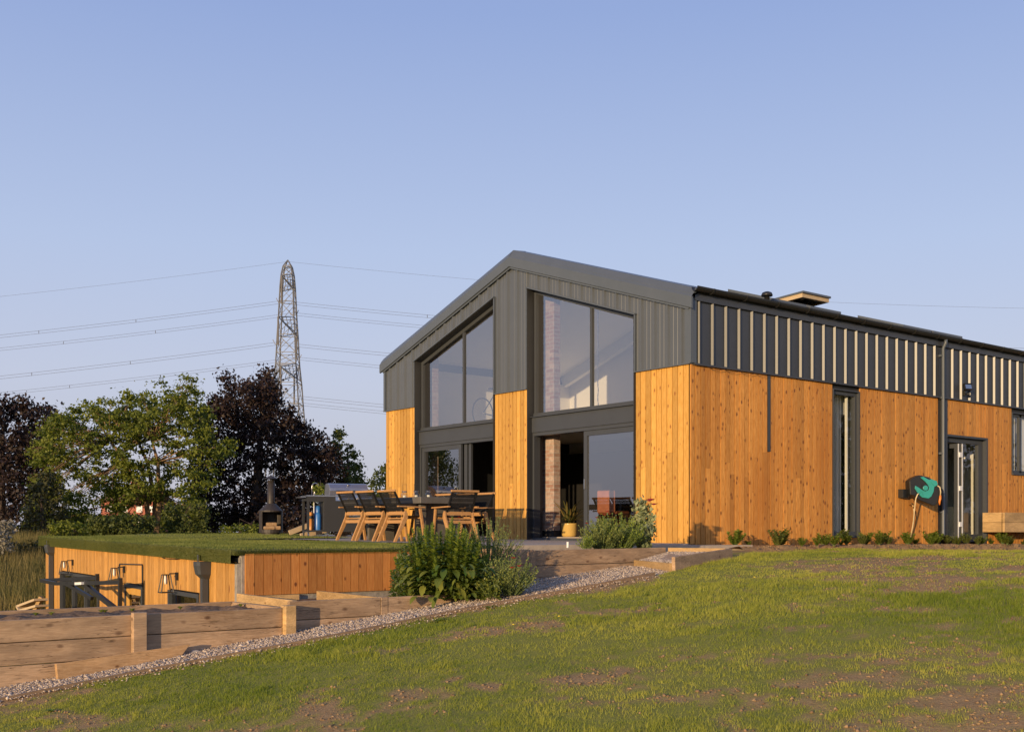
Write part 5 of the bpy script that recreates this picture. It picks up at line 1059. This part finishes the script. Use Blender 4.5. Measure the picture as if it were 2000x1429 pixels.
def stalky(label, name, base, n, spread, h, mat_, flowers, fm='poppy_red', leafn=40, lsz=.035, cat='plant', lean=.5, fsz=.03, hpow=1.0, leaf_h=1.0, asp=.45):
    base = np.array(base, float); t = thing(name, tuple(base), label, cat); st = MB(); P = []; B = []
    for i in range(n):
        a = random.uniform(0, 6.28); r = spread * math.sqrt(random.random()); hh = h * random.uniform(.45, 1) * (1 - .35 * (r / spread) ** 2); b = base + np.array([math.cos(a) * r * .4, math.sin(a) * r * .4, 0]); tp_ = base + np.array([math.cos(a) * r * 1.1, math.sin(a) * r * 1.1, hh])
        m_ = (b + tp_) / 2 + np.array([0, 0, hh * .08]); st.tube([b, m_, tp_], [.004, .003, .002], 4)
        for k_ in range(leafn): f = random.random() ** .8 * leaf_h; c = b + (m_ - b) * min(1, 2 * f) + (tp_ - m_) * max(0, 2 * f - 1); P.append(c + np.random.RandomState(i * 97 + k_).normal(0, lsz * .5, 3)); B.append(f)
        if i % 3 == 0: st.lathe(tuple(tp_), [(0, -.008), (.008, 0), (.007, .012), (0, .016)], 5)
    st.build('stems', 'stem_green', t); P = np.array(P); V, F = leaf_arrays(P, lsz * (0.6 + .8 * RS.rand(len(P))), aspect=asp); npmesh('leaves', V, F, mat_, t, np.clip(np.array(B) * .6 + RS.normal(.2, .2, len(P)), 0, 1))
    for k_, fp in enumerate(flowers):
        fp = np.array(fp, float); V = []; F = []; T = []
        for j in range(7): a = 6.28 * j / 7; ngon_leaf(V, F, T, fp, np.array([math.cos(a), math.sin(a), .55]), UZ, fsz, fsz * 1.1, .5, fold=.1, droop=.2)
        npmesh('flower', np.array(V), np.array(F), fm, t)
    return t
stalky('wispy plant with tall thin seed stalks behind the right side of the leafy bush', 'wild_stalks', np.array(atD(952, 1105, 13.9)), 90, .42, .66, 'leaf_herb', [atD(897, 1010, 13.6)], leafn=26, lsz=.022)
stalky('dry grassy seed stalks leaning right of the leafy bush, against the pier base', 'wild_stalks', np.array(atD(985, 1100, 14.2)), 26, .32, .45, 'leaf_herb', [], leafn=6, lsz=.018)
stalky('sprawling poppy plant with red blooms at the corner of the raised bed', 'poppy_plant', np.array(atD(993, 1160, 13.0)), 150, .33, .50, 'leaf_herb', [atD(1003, 1090, 12.6), atD(1000, 1109, 12.55), atD(1014, 1106, 12.65)], leafn=22, lsz=.026, fsz=.045)
stalky('low yellow green self sown plant on the gravel left of the poppies', 'seedling_plant', np.array(atD(958, 1162, 12.75)), 26, .16, .25, 'leaf_broad', [], leafn=14, lsz=.045)
stalky('grey green herb bush with small poppies in the raised bed, left half', 'herb_bush', np.array(atD(1178, 1071, 15.7)), 130, .34, .46, 'leaf_herb', [atD(1166, 1011, 15.25), atD(1186, 999, 15.2), atD(1146, 1022, 15.1), atD(1181, 1006, 15.25)], leafn=34, lsz=.028, fsz=.04)
stalky('denser herb bush in the raised bed beside the hollyhock', 'herb_bush', np.array(atD(1208, 1072, 15.9)), 150, .40, .55, 'leaf_bush', [], leafn=36, lsz=.028)
stalky('low feathery plant at the left end of the raised bed', 'herb_bush', np.array(atD(1146, 1070, 15.3)), 50, .14, .2, 'leaf_bush', [], leafn=30, lsz=.02)
t = stalky('pale hollyhock with round grey green leaves and a bright pink bloom at the house corner', 'hollyhock', np.array(atD(1254, 1070, 16.1)), 34, .17, .78, 'leaf_holly', [atD(1271, 977, 16.0), atD(1268, 979, 15.95), atD(1277, 986, 16.1), atD(1250, 990, 16.1)], 'flower_pink', leafn=52, lsz=.06, fsz=.08, asp=.9)
p = np.array(atD(1109, 1069, 15.4)); mb = MB(); mb.tube([p, p + UZ * .08], .018, 10); tag(mb.build('white_pipe_stub', 'white_plastic', base=p), 'short white pipe stub at the back of the raised bed, left of the herbs', 'pipe stub')
for i, (px, D, lb) in enumerate(((1003, 10.6, 'yellow dandelion in the lawn below the poppies'), (1092, 10.9, 'yellow dandelion in the middle of the lawn'), (1474, 12.5, 'pale dandelion on the upper right lawn'))):
    x = CAM[0] + FWD[0] * D + RGT[0] * (px - 1000) / FPX * D; y = CAM[1] + FWD[1] * D + RGT[1] * (px - 1000) / FPX * D; b = np.array([x, y, float(ground_z(x, y)) + .05]); t = thing('dandelion', tuple(b - UZ * .05), lb, 'flower', 'dandelions in the lawn')
    mb = MB(); mb.tube([b - UZ * .05, b], .002, 4); mb.build('stem', 'stem_green', t); mb = MB(); mb.lathe(tuple(b), [(0, -.002), (.014, .004), (.01, .010), (0, .011)], 8); mb.build('flower', 'dandelion_yellow', t)
# small bedding plants along the side wall
V = []; F = []; T = []; spots = []
G = 'young bedding plants along the side wall'
def bedding(x, y, h, z=None):
    base = np.array([x, y, -.095 - max(0, x - 5) * .006]); return base
proto = None; xs_ = [.55, .98]; x = 1.35
while x < 11.3 and len(xs_) < 49: xs_.append(x); x += random.uniform(.15, .33)
nmB = len(xs_)
import itertools
protos = []
for v_ in range(4):
    t = thing('bedding_plant', (0, 0, 0), 'x', 'bedding plant', G, local=True); V = []; F = []; T = []; st = MB()
    for s_ in range(14):
        a = random.uniform(0, 6.28); hh = random.uniform(.10, .22); d = np.array([math.cos(a) * random.uniform(.2, .9), math.sin(a) * random.uniform(.2, .9), 1.]); d /= np.linalg.norm(d); st.tube([np.zeros(3), d * hh], .003, 4)
        for k_ in range(22): f = .25 + .75 * k_ / 22; az = k_ * 2.4; ngon_leaf(V, F, T, d * hh * f, np.array([math.cos(az), math.sin(az), .7]), UZ, random.uniform(.035, .07), .03, min(1, max(0, random.gauss(.5, .25))), droop=.2)
    st.build('stems', 'stem_green', t); npmesh('leaves', np.array(V), np.array(F), ['leaf_bush', 'leaf_bush', 'leaf_herb', 'leaf_broad'][v_], t, np.array(T)); protos.append(t)
feat = ['by the corner concrete, leftmost of the row', 'second from the house corner', 'third from the house corner']
for i, x in enumerate(xs_):
    c = protos[i] if i < 4 else copy_tree(protos[random.randrange(4)])
    y = -.30 - .6 * random.random(); c.location = (x, y, -.06 - max(0, x - 5) * .006); c.rotation_euler = (0, 0, random.uniform(0, 6)); k_ = random.choice([.55, .75, .95, 1.1, 1.35]) * random.uniform(.9, 1.1); c.scale = (k_, k_, k_)
    on = ['', 'first', 'second', 'third', 'fourth', 'fifth', 'sixth', 'seventh', 'eighth', 'ninth']; tn = ['tenth', 'eleventh', 'twelfth', 'thirteenth', 'fourteenth', 'fifteenth', 'sixteenth', 'seventeenth', 'eighteenth', 'nineteenth']
    n_ = i + 1; od = on[n_] if n_ < 10 else tn[n_ - 10] if n_ < 20 else (['twentieth', 'thirtieth', 'fortieth'][n_ // 10 - 2] if n_ % 10 == 0 else ['twenty', 'thirty', 'forty'][n_ // 10 - 2] + '-' + on[n_ % 10])
    c['label'] = od + ' young green bedding plant from the house corner along the side wall'
n = 2600; x = RS.uniform(.4, 14, n); y = -1.0 + .9 * RS.rand(n); r = .006 + .022 * RS.rand(n) ** 3
tag(lumps(np.stack([x, y, -.055 - np.maximum(0, x - 5) * .006 + r * .2 + np.where(y < -.8, (y + .8) * .25, 0)], 1), r, 'clod', 'bed_clods', .7), 'crumbly earth between the young bedding plants', 'soil', kind='stuff')
# weeds in the lawn
for i, (px, D, n, L_, lb) in enumerate([(862, 11.6, 12, .14, 'broad leaved lawn weed just right of the path edging'), (958, 12.3, 10, .12, 'lawn weed with upright leaves below the red poppies'), (650, 10.9, 8, .08, 'small lawn weed near the second planter'), (100, 8.7, 9, .09, 'lawn weed at the far left bottom of the slope'), (1262, 12.2, 8, .07, 'small lawn weed below the step box')]):
    x = CAM[0] + FWD[0] * D + RGT[0] * (px - 1000) / FPX * D; y = CAM[1] + FWD[1] * D + RGT[1] * (px - 1000) / FPX * D; b = np.array([x, y, float(ground_z(x, y))]); V = []; F = []; T = []
    for k_ in range(n): a = 6.28 * k_ / n + random.random(); ngon_leaf(V, F, T, b, np.array([math.cos(a), math.sin(a), random.uniform(.2, 1.3)]), UZ, L_ * random.uniform(.6, 1.1), L_ * .3, random.uniform(.2, .7), droop=.5)
    tag(npmesh('lawn_weed', np.array(V), np.array(F), 'leaf_bush', None, np.array(T), base=b), lb, 'weed', 'weeds in the lawn')
# seedlings in the long planter
for i, (px, py) in enumerate([(70, 1198), (100, 1197), (258, 1188), (352, 1184), (198, 1192), (205, 1188), (470, 1180)]):
    p = np.array(onY(px, py + 8, -1.25)); p[2] = -.62; V = []; F = []; T = []
    for k_ in range(4): a = 1.6 * k_ + i; ngon_leaf(V, F, T, p, np.array([math.cos(a), math.sin(a), 1.2]), UZ, .07, .035, random.uniform(.5, 1), droop=.3)
    tag(npmesh('seedling', np.array(V), np.array(F), 'leaf_broad', None, np.array(T), base=p), ['leftmost seedling in the long planter', 'second seedling from the left in the long planter', 'seedling in the planter in front of the middle lantern', 'seedling in the planter in front of the wide window', 'seedling in the planter near the steel brace', 'thin seedling right beside the one near the steel brace', 'rightmost seedling at the planter end'][i], 'seedling', 'seedlings in the long planter')
# long grass bank on the left
n = 60000; x = RS.uniform(-14, -1.0, n); y = RS.uniform(12.9, 27, n); ok = ~((x > -6.9) & (y < 13.2)); x, y = x[ok], y[ok]; P = np.stack([x, y, ground_z(x, y)], 1)
V, F = blades(P, .25 + .45 * RS.rand(len(x)), .02, .5); tag(npmesh('long_grass', V, F, 'grass_long', tint=np.clip(fbm(x, y, .6) * 1.4 - .2 + RS.normal(0, .2, len(x)), 0, 1)), 'tall seeding meadow grass on the bank beyond the garden room', 'grass', kind='stuff')

# ================================================================ TREES
def tree(name, label, base, blobs, mat_, leaf, dens, trunk_r, bark_, cat='tree', group=None, flat=1.0, limbs=True, forks=1, thin=0.0, hang=0.0, lp=0.10, fuzz=.28):
    """blobs: (centre, radius) leaf clumps; limbs lead from the trunk to them"""
    base = np.array(base, float); t = thing(name, tuple(base), label, cat, group); P = []; B = []; T = []
    C_ = np.array([b[0] for b in blobs]); top = C_[:, 2].max(); tr = MB(); cen = C_.mean(0)
    th_ = base[2] + (top - base[2]) * .45; tops = []
    for f in range(forks):
        a = 6.28 * f / forks + 1; off = np.array([math.cos(a), math.sin(a), 0]) * trunk_r * 6 * (forks > 1); m_ = base + off * .4; m_[2] = base[2] + (th_ - base[2]) * .5; e_ = cen * .35 + base * .65 + off; e_[2] = th_; up_ = cen + off * 1.5; up_[2] = top - (top - th_) * (.25 if forks == 1 else .55)
        tr.tube([base + off * .15, m_, e_, up_], [trunk_r, trunk_r * .8, trunk_r * .55, trunk_r * .15], 8); tops += [m_, e_, (e_ + up_) / 2]
    for c, r in blobs:
        c = np.array(c, float)
        if limbs and random.random() < lp:
            s_ = min(tops, key=lambda q: np.linalg.norm(q - c)); mid = (s_ + c) / 2 + np.array([random.uniform(-.2, .2), random.uniform(-.2, .2), random.uniform(0, .3)]); tr.tube([s_, mid, c], [trunk_r * .25, trunk_r * .14, trunk_r * .05], 5)
            for _ in range(3):
                v = np.random.RandomState(int(abs(c[0] * 100 + _ * 7)) % 9999).normal(size=3); v[2] = abs(v[2]) * .4; v /= np.linalg.norm(v); tr.tube([mid + (c - mid) * .5, c + v * r * .8], [trunk_r * .08, trunk_r * .02], 4)
        n = int(dens * r * r / (leaf * leaf)); d = RS.normal(size=(n, 3)); d /= np.linalg.norm(d, axis=1)[:, None]; rr = r * (RS.rand(n) ** .4) * (1 + fuzz * RS.normal(size=n)); pp = c + d * rr[:, None] * np.array([1, 1, flat])
        if hang: pp[:, 2] -= hang * RS.rand(n) ** 2 * r
        k_ = RS.rand(n) > thin; P.append(pp[k_]); B.append(d[k_]); T.append(np.full(k_.sum(), RS.rand()) * .35)
    P = np.concatenate(P); B = np.concatenate(B); T = np.concatenate(T); B[:, 2] = np.abs(B[:, 2]) * .7 + .1
    tr.build('trunk', bark_, t); V, F = leaf_arrays(P, leaf * (0.6 + .8 * RS.rand(len(P))), bias=B, amount=.45, aspect=.62, droop=.15); npmesh('crown', V, F, mat_, t, np.clip(T + .65 * RS.rand(len(P)), 0, 1))
    return t
def pixblobs(rows, D, spread, rpx, n_per=1.0, jit=.25, seed=1):
    """rows: (y, x0, x1) spans of a crown; fills them with overlapping clumps in depth"""
    R_ = random.Random(seed); out = []
    for y, x0, x1 in rows:
        n = max(1, int((x1 - x0) / rpx * n_per))
        for i in range(n):
            for dd in (-1, 0, 1):
                if dd and R_.random() < .35: continue
                px = x0 + (x1 - x0) * (i + .5) / n + R_.uniform(-jit, jit) * rpx; py = y + R_.uniform(-jit, jit) * rpx; depth = D + dd * spread * R_.uniform(.4, 1) * (1 - .5 * abs(2 * (px - x0) / (x1 - x0 + 1e-6) - 1)); out.append((np.array(atD(px, py, depth)), rpx / FPX * D * R_.uniform(.6, 1.0)))
    return out
# copper beech in the middle
rows = [(742, 432, 448), (738, 500, 532), (760, 440, 545), (785, 405, 552), (808, 392, 575), (832, 385, 612), (858, 380, 640), (885, 375, 655), (912, 370, 668), (940, 370, 678), (968, 372, 690), (996, 376, 690), (1022, 380, 690)]
tree('copper_beech', 'large dark purple leaved copper beech in front of the pylon', atD(500, 1045, 46), pixblobs(rows, 46, 2.6, 24, seed=3), 'leaf_copper', .14, 19, .3, 'bark_dark', group='trees beyond the turf roof')
rows = [(790, -60, 60), (812, -80, 105), (840, -90, 110), (870, -90, 115), (900, -90, 120), (935, -90, 110), (970, -90, 105), (1005, -90, 95), (1040, -90, 85)]
tree('copper_beech', 'dark purple leaved copper beech at the left edge of the picture', atD(0, 1060, 50), pixblobs(rows, 50, 3, 28, seed=4), 'leaf_copper', .16, 17, .3, 'bark_dark', group='trees beyond the turf roof')
# green maple with layered sprays and gaps
def layered(rows, D, spread, seed, r=18):
    R_ = random.Random(seed); out = []
    for y, x0, x1, dens in rows:
        n = max(1, int((x1 - x0) / r * dens * 2.7))
        for i in range(n):
            px = R_.uniform(x0, x1); py = y + R_.uniform(-14, 14); dp = D + R_.uniform(-1, 1) * spread; out.append((np.array(atD(px, py, dp)), r / FPX * D * R_.uniform(.7, 1.15)))
    return out
rows = [(745, 365, 384, 1.6), (758, 310, 320, 1), (768, 325, 390, 1.3), (776, 245, 300, 1.3), (792, 160, 395, 1.4), (808, 130, 405, 1.5), (824, 100, 412, 1.5), (842, 85, 415, 1.2), (858, 75, 410, .9), (875, 60, 250, 1.2), (872, 330, 460, 1.0), (892, 50, 240, 1.1), (890, 340, 440, .9), (912, 70, 260, .9), (915, 330, 430, .9), (935, 60, 250, .9), (932, 330, 425, .8), (955, 150, 330, 1.0), (962, 60, 140, 1.0), (985, 60, 180, .8), (990, 310, 390, .8), (1005, 110, 260, .8), (1015, 310, 390, .9), (1030, 60, 240, 1.0), (1035, 320, 385, 1.2), (915, 240, 330, 1.0), (938, 230, 330, 1.3), (890, 240, 330, .6), (958, 215, 330, 1.2), (972, 210, 300, 1.0), (985, 200, 270, 1.2), (1000, 50, 130, 1.2), (1025, 50, 130, 1.2), (970, 60, 200, 1.0), (975, 320, 400, 1.0), (955, 335, 400, .9), (1010, 330, 400, 1.1)]
tree('maple', 'spreading green tree with sky showing through its layered branches', atD(300, 1050, 40), layered(rows, 40, 2.0, 8, 15), 'leaf_maple', .105, 9, .11, 'bark', group='trees beyond the turf roof', flat=.5, forks=3, lp=.16, fuzz=.6)
rows = [(848, 655, 668), (872, 645, 690), (892, 640, 700), (915, 640, 708), (940, 655, 710), (965, 655, 712), (990, 660, 712), (1018, 660, 712), (1040, 660, 715)]
tree('broadleaf_tree', 'green tree behind the grill, at the right edge of the copper beech', atD(680, 1045, 48), pixblobs(rows, 48, 2, 18, seed=6), 'leaf_green', .14, 17, .2, 'bark_dark', group='trees beyond the turf roof')
rows = [(912, 740, 770), (925, 730, 785), (942, 722, 790), (965, 716, 790), (990, 712, 790), (1020, 712, 790)]
tree('broadleaf_tree', 'small pale green tree between the grill and the house wall', atD(750, 1045, 60), pixblobs(rows, 60, 2, 16, seed=7), 'leaf_green', .17, 13, .2, 'bark_dark', group='trees beyond the turf roof')
rows = [(930, 75, 110), (955, 60, 120), (980, 50, 130), (1005, 40, 130), (1030, 35, 125), (1055, 30, 110), (1075, 30, 90)]
tree('weeping_conifer', 'weeping olive green conifer low under the left branches of the maple', atD(85, 1085, 37), pixblobs(rows, 37, 1.2, 15, seed=9), 'leaf_conifer', .11, 16, .12, 'bark_dark', hang=1.6)
def shrub(label, px0, px1, py0, py1, D, mat_, leaf=.09, dens=13, seed=1, r=14, name='shrub', grp='shrubs along the far edge of the turf'):
    rows = [(y, px0 + 6 * math.sin(y), px1 + 6 * math.cos(y)) for y in np.arange(py0 + r * .6, py1, r * .9)]
    tree(name, label, atD((px0 + px1) / 2, py1 + 6, D), pixblobs(rows, D, .7, r, seed=seed), mat_, leaf, dens, .05, 'bark_dark', 'shrub', grp, limbs=True)
shrub('dark hedge mass behind the maple trunk, left part', 60, 275, 1000, 1050, 52, 'leaf_copper', .14, seed=21, r=18)
shrub('dark hedge mass behind the maple, right of the open field gap', 305, 430, 985, 1050, 52, 'leaf_green', .14, seed=22, r=18)
shrub('green shrub at the foot of the maple trunk', 180, 300, 1008, 1046, 33, 'leaf_green', seed=11)
shrub('rounded green shrub right of the maple trunk', 318, 400, 985, 1046, 34, 'leaf_green', seed=12)
shrub('low light green shrub left of the chiminea', 432, 498, 1024, 1047, 31, 'leaf_maple', .08, seed=13, r=9)
shrub('small yellow green shrub behind the tap', 618, 640, 940, 985, 34, 'leaf_maple', seed=14, r=9)
shrub('pale grey leaved shrub at the far left edge', -30, 22, 1018, 1085, 31, 'leaf_grey', seed=15, r=12)
shrub('dark shrub on the bank between conifer and garden room', 20, 95, 1060, 1100, 32, 'leaf_conifer', seed=16, r=12)
shrub('low shrub under the middle of the copper beech', 495, 640, 1000, 1047, 36, 'leaf_copper', .12, seed=17, r=14)
shrub('bank shrub below the left branches of the maple', 95, 190, 1020, 1060, 34, 'leaf_maple', seed=18, r=12)
for k_, (x, y, s_) in enumerate(((22.5, -13.5, 1.0), (27.5, -12.0, 1.1), (33, -15, 1.2), (27, -18, 1.0))):
    R_ = random.Random(80 + k_); bl = []
    for _ in range(90):
        a = R_.uniform(0, 6.28); f = R_.random(); rr = 3.0 * s_ * math.sin(math.pi * min(1, .3 + f * .7)) * R_.random() ** .4; bl.append((np.array([x + rr * math.cos(a), y + rr * math.sin(a), -.4 + 6.8 * s_ * f]), R_.uniform(.5, .9)))
    tree('broadleaf_tree', ['first dark tree mirrored in the side wall glass, from the house corner', 'second dark tree mirrored in the side wall glass', 'farthest dark tree mirrored in the side wall glass', 'smallest dark tree mirrored in the side wall glass'][k_], (x, y, -1.2), bl, 'leaf_green', .2, 6, .2, 'bark_dark', group='trees mirrored in the side wall glass')
# two trees off to the left, seen only mirrored in the sliding glass
for k_, (x, y, s_) in enumerate(((-10.3, 22.5, .62), (-12.2, 25.5, .8))):
    R_ = random.Random(50 + k_); bl = []
    for _ in range(60):
        a = R_.uniform(0, 6.28); f = R_.random(); rr = 1.9 * s_ * math.sin(math.pi * min(1, .15 + f * .85)) * R_.random() ** .5; bl.append((np.array([x + rr * math.cos(a), y + rr * math.sin(a), .3 + 4.6 * s_ * f]), R_.uniform(.25, .5)))
    tree('birch_tree', ['small thin leaved tree mirrored in the left sliding glass', 'taller thin leaved tree mirrored in the left sliding glass, behind the small one'][k_], (x, y, -1.0), bl, 'leaf_green', .10, 5, .07, 'bark_dark', group='trees mirrored in the glass', thin=.2)
# far brick house glimpsed through the maple
b = np.array(atD(255, 1050, 230)); t = thing('brick_house', (b[0], b[1], -1), 'far red brick house glimpsed through the branches of the maple', 'house'); uy = cF; ux = cR
def fbox(mb, x0, x1, y0, y1, z0, z1): mb.add([b * (1, 1, 0) + ux * x + uy * y + UZ * z for z in (z0, z1) for x, y in ((x0, y0), (x1, y0), (x1, y1), (x0, y1))], [(3, 2, 1, 0), (4, 5, 6, 7), (0, 1, 5, 4), (1, 2, 6, 5), (2, 3, 7, 6), (3, 0, 4, 7)])
mb = MB(); fbox(mb, -6, 6, 0, 8, -1, 6.6); mb.build('wall', 'brick_far', t)
mb = MB(); mb.prism([(-6.5, 6.6), (6.5, 6.6), (3.2, 9.2), (-3.2, 9.2)], b * (1, 1, 0) - uy * .4, ux, UZ, uy, 0, 8.8); rf = mb.build('roof', 'roof_tile', t)
mb = MB(); fbox(mb, -1, 0, 3, 4, 9.0, 10.6); mb.build('chimney', 'brick_far', rf)
for x in (-4.2, -1.2, 1.8, 4.2):
    for z in (1.2, 4.2): mb = MB(); fbox(mb, x - .6, x + .6, -.06, 0, z, z + 1.3); mb.build('window', 'white_plastic', t)

# ================================================================ PYLON AND CABLES
D0 = 195.0
pb = np.array(atD(562, 1038, D0)); pb[2] = -1.0; t = thing('pylon', tuple(pb), 'tall lattice steel electricity pylon rising behind the copper beech', 'pylon')
def zpx(py): return CAM[2] + (HY - py) / FPX * D0
def wpx(px): return px / FPX * D0
lv = [(1038, 88), (960, 76), (880, 64), (830, 57), (790, 51), (749, 46), (712, 39), (690, 37), (655, 34), (622, 30), (590, 27.5), (562, 25), (538, 21.5), (522, 15.5), (518, 12)]
def corner(py, w_, i, j): return np.array([pb[0], pb[1], zpx(py)]) + cR * i * wpx(w_) / 2 + cF * j * wpx(w_) / 2
legs = ((-1, -1), (1, -1), (1, 1), (-1, 1))
mb = MB()
for i, j in legs:
    for (y0, w0), (y1, w1) in zip(lv[:-1], lv[1:]): mb.beam(corner(y0, w0, i, j), corner(y1, w1, i, j), .18, .18, up=(1, 0, 0))
    mb.beam(corner(518, 12, i, j), np.array([pb[0], pb[1], zpx(508)]), .16, .16, up=(1, 0, 0))
mb.build('legs', 'pylon_steel', t)
mb = MB(); br = []
for (y0, w0), (y1, w1) in zip(lv[:-1], lv[1:]):
    ns = max(1, round((y0 - y1) / (w0 + w1) * 2 / .85))
    for k_ in range(ns):
        ya, wa = y0 + (y1 - y0) * k_ / ns, w0 + (w1 - w0) * k_ / ns; yb, wb = y0 + (y1 - y0) * (k_ + 1) / ns, w0 + (w1 - w0) * (k_ + 1) / ns
        for q in range(4):
            a_, b_2 = legs[q], legs[(q + 1) % 4]; mb.beam(corner(ya, wa, *a_), corner(yb, wb, *b_2), .075, .075); mb.beam(corner(ya, wa, *b_2), corner(yb, wb, *a_), .075, .075)
            if k_ == 0: mb.beam(corner(ya, wa, *a_), corner(ya, wa, *b_2), .10, .10)
mb.build('bracing', 'pylon_steel', t)
arms = [(538, 566, 21.5, 5.2, 4.6), (622, 655, 30, 8.0, 4.6), (712, 742, 39, 5.8, 5.0)]
tips = []
for yt, yb, w_, half, ins in arms:
    for s_ in (-1, 1):
        mb = MB(); tip = np.array([pb[0], pb[1], zpx(yt) - 1.2]) + cF * s_ * half
        for i in (-1, 1):
            for yy in (yt, yb):
                c_ = corner(yy, w_ if yy == yt else w_ * 1.1, i, s_); mb.beam(c_, tip, .13, .13)
            a_, b_2 = corner(yt, w_, i, s_), corner(yb, w_ * 1.1, i, s_)
            for k_ in range(1, 4): f = k_ / 4; mb.beam(a_ + (tip - a_) * f, b_2 + (tip - b_2) * (f - .12), .08, .08)
        for k_ in range(4): f = k_ / 4; mb.beam(corner(yt, w_, -1, s_) * (1 - f) + tip * f, corner(yt, w_, 1, s_) * (1 - f) + tip * f, .08, .08)
        mb.build('cross_arm', 'pylon_steel', t)
        mb = MB(); bt = tip - UZ * ins; mb.tube([tip, bt], .15, 6); mb.tube([bt + cR * .9 + UZ * .8, bt + cR * .5, bt - cR * .5, bt - cR * .9 + UZ * .8], .06, 5); mb.build('insulator', 'insulator', t); tips.append(bt - UZ * .1)
names = ['upper near', 'upper far', 'middle near', 'middle far', 'lower near', 'lower far']
def cable_pts(c, n=26):
    pts = []
    for s_, a_ in ((-1, .138), (1, .1065)):
        q = [];
        for k_ in range(n + 1):
            dx = wpx(2400) * (k_ / n); dpx = 2400 * k_ / n; q.append(c + cR * s_ * dx - UZ * wpx(a_ * dpx - 3e-5 * dpx * dpx))
        pts.append(q)
    return pts[0][::-1] + pts[1][1:]
for i, c in enumerate(tips):
    t = thing('power_cable', tuple(c), 'twin power cable on the %s insulator of the pylon, slung across the sky' % names[i], 'power cable', 'power cables slung from the pylon')
    P = cable_pts(c)
    for o_ in (0, .46): mb = MB(); mb.tube([q + UZ * o_ for q in P], .022, 4); mb.build('conductor', 'cable', t)
    mb = MB()
    for dx in (-44, -22, 24):
        q = min(P, key=lambda p_: abs((p_ - c) @ cR - dx)); mb.box(tuple(q - .035), tuple(q + np.array([.035, .035, .49])))
    o = mb.build('spacers', 'cable', t); o['kind'] = 'stuff'
c = np.array([pb[0], pb[1], zpx(511)]); mb = MB(); mb.tube(cable_pts(c), .016, 4); tag(mb.build('power_cable', 'cable', base=c), 'single thin earth wire from the very top of the pylon', 'power cable', 'power cables slung from the pylon')
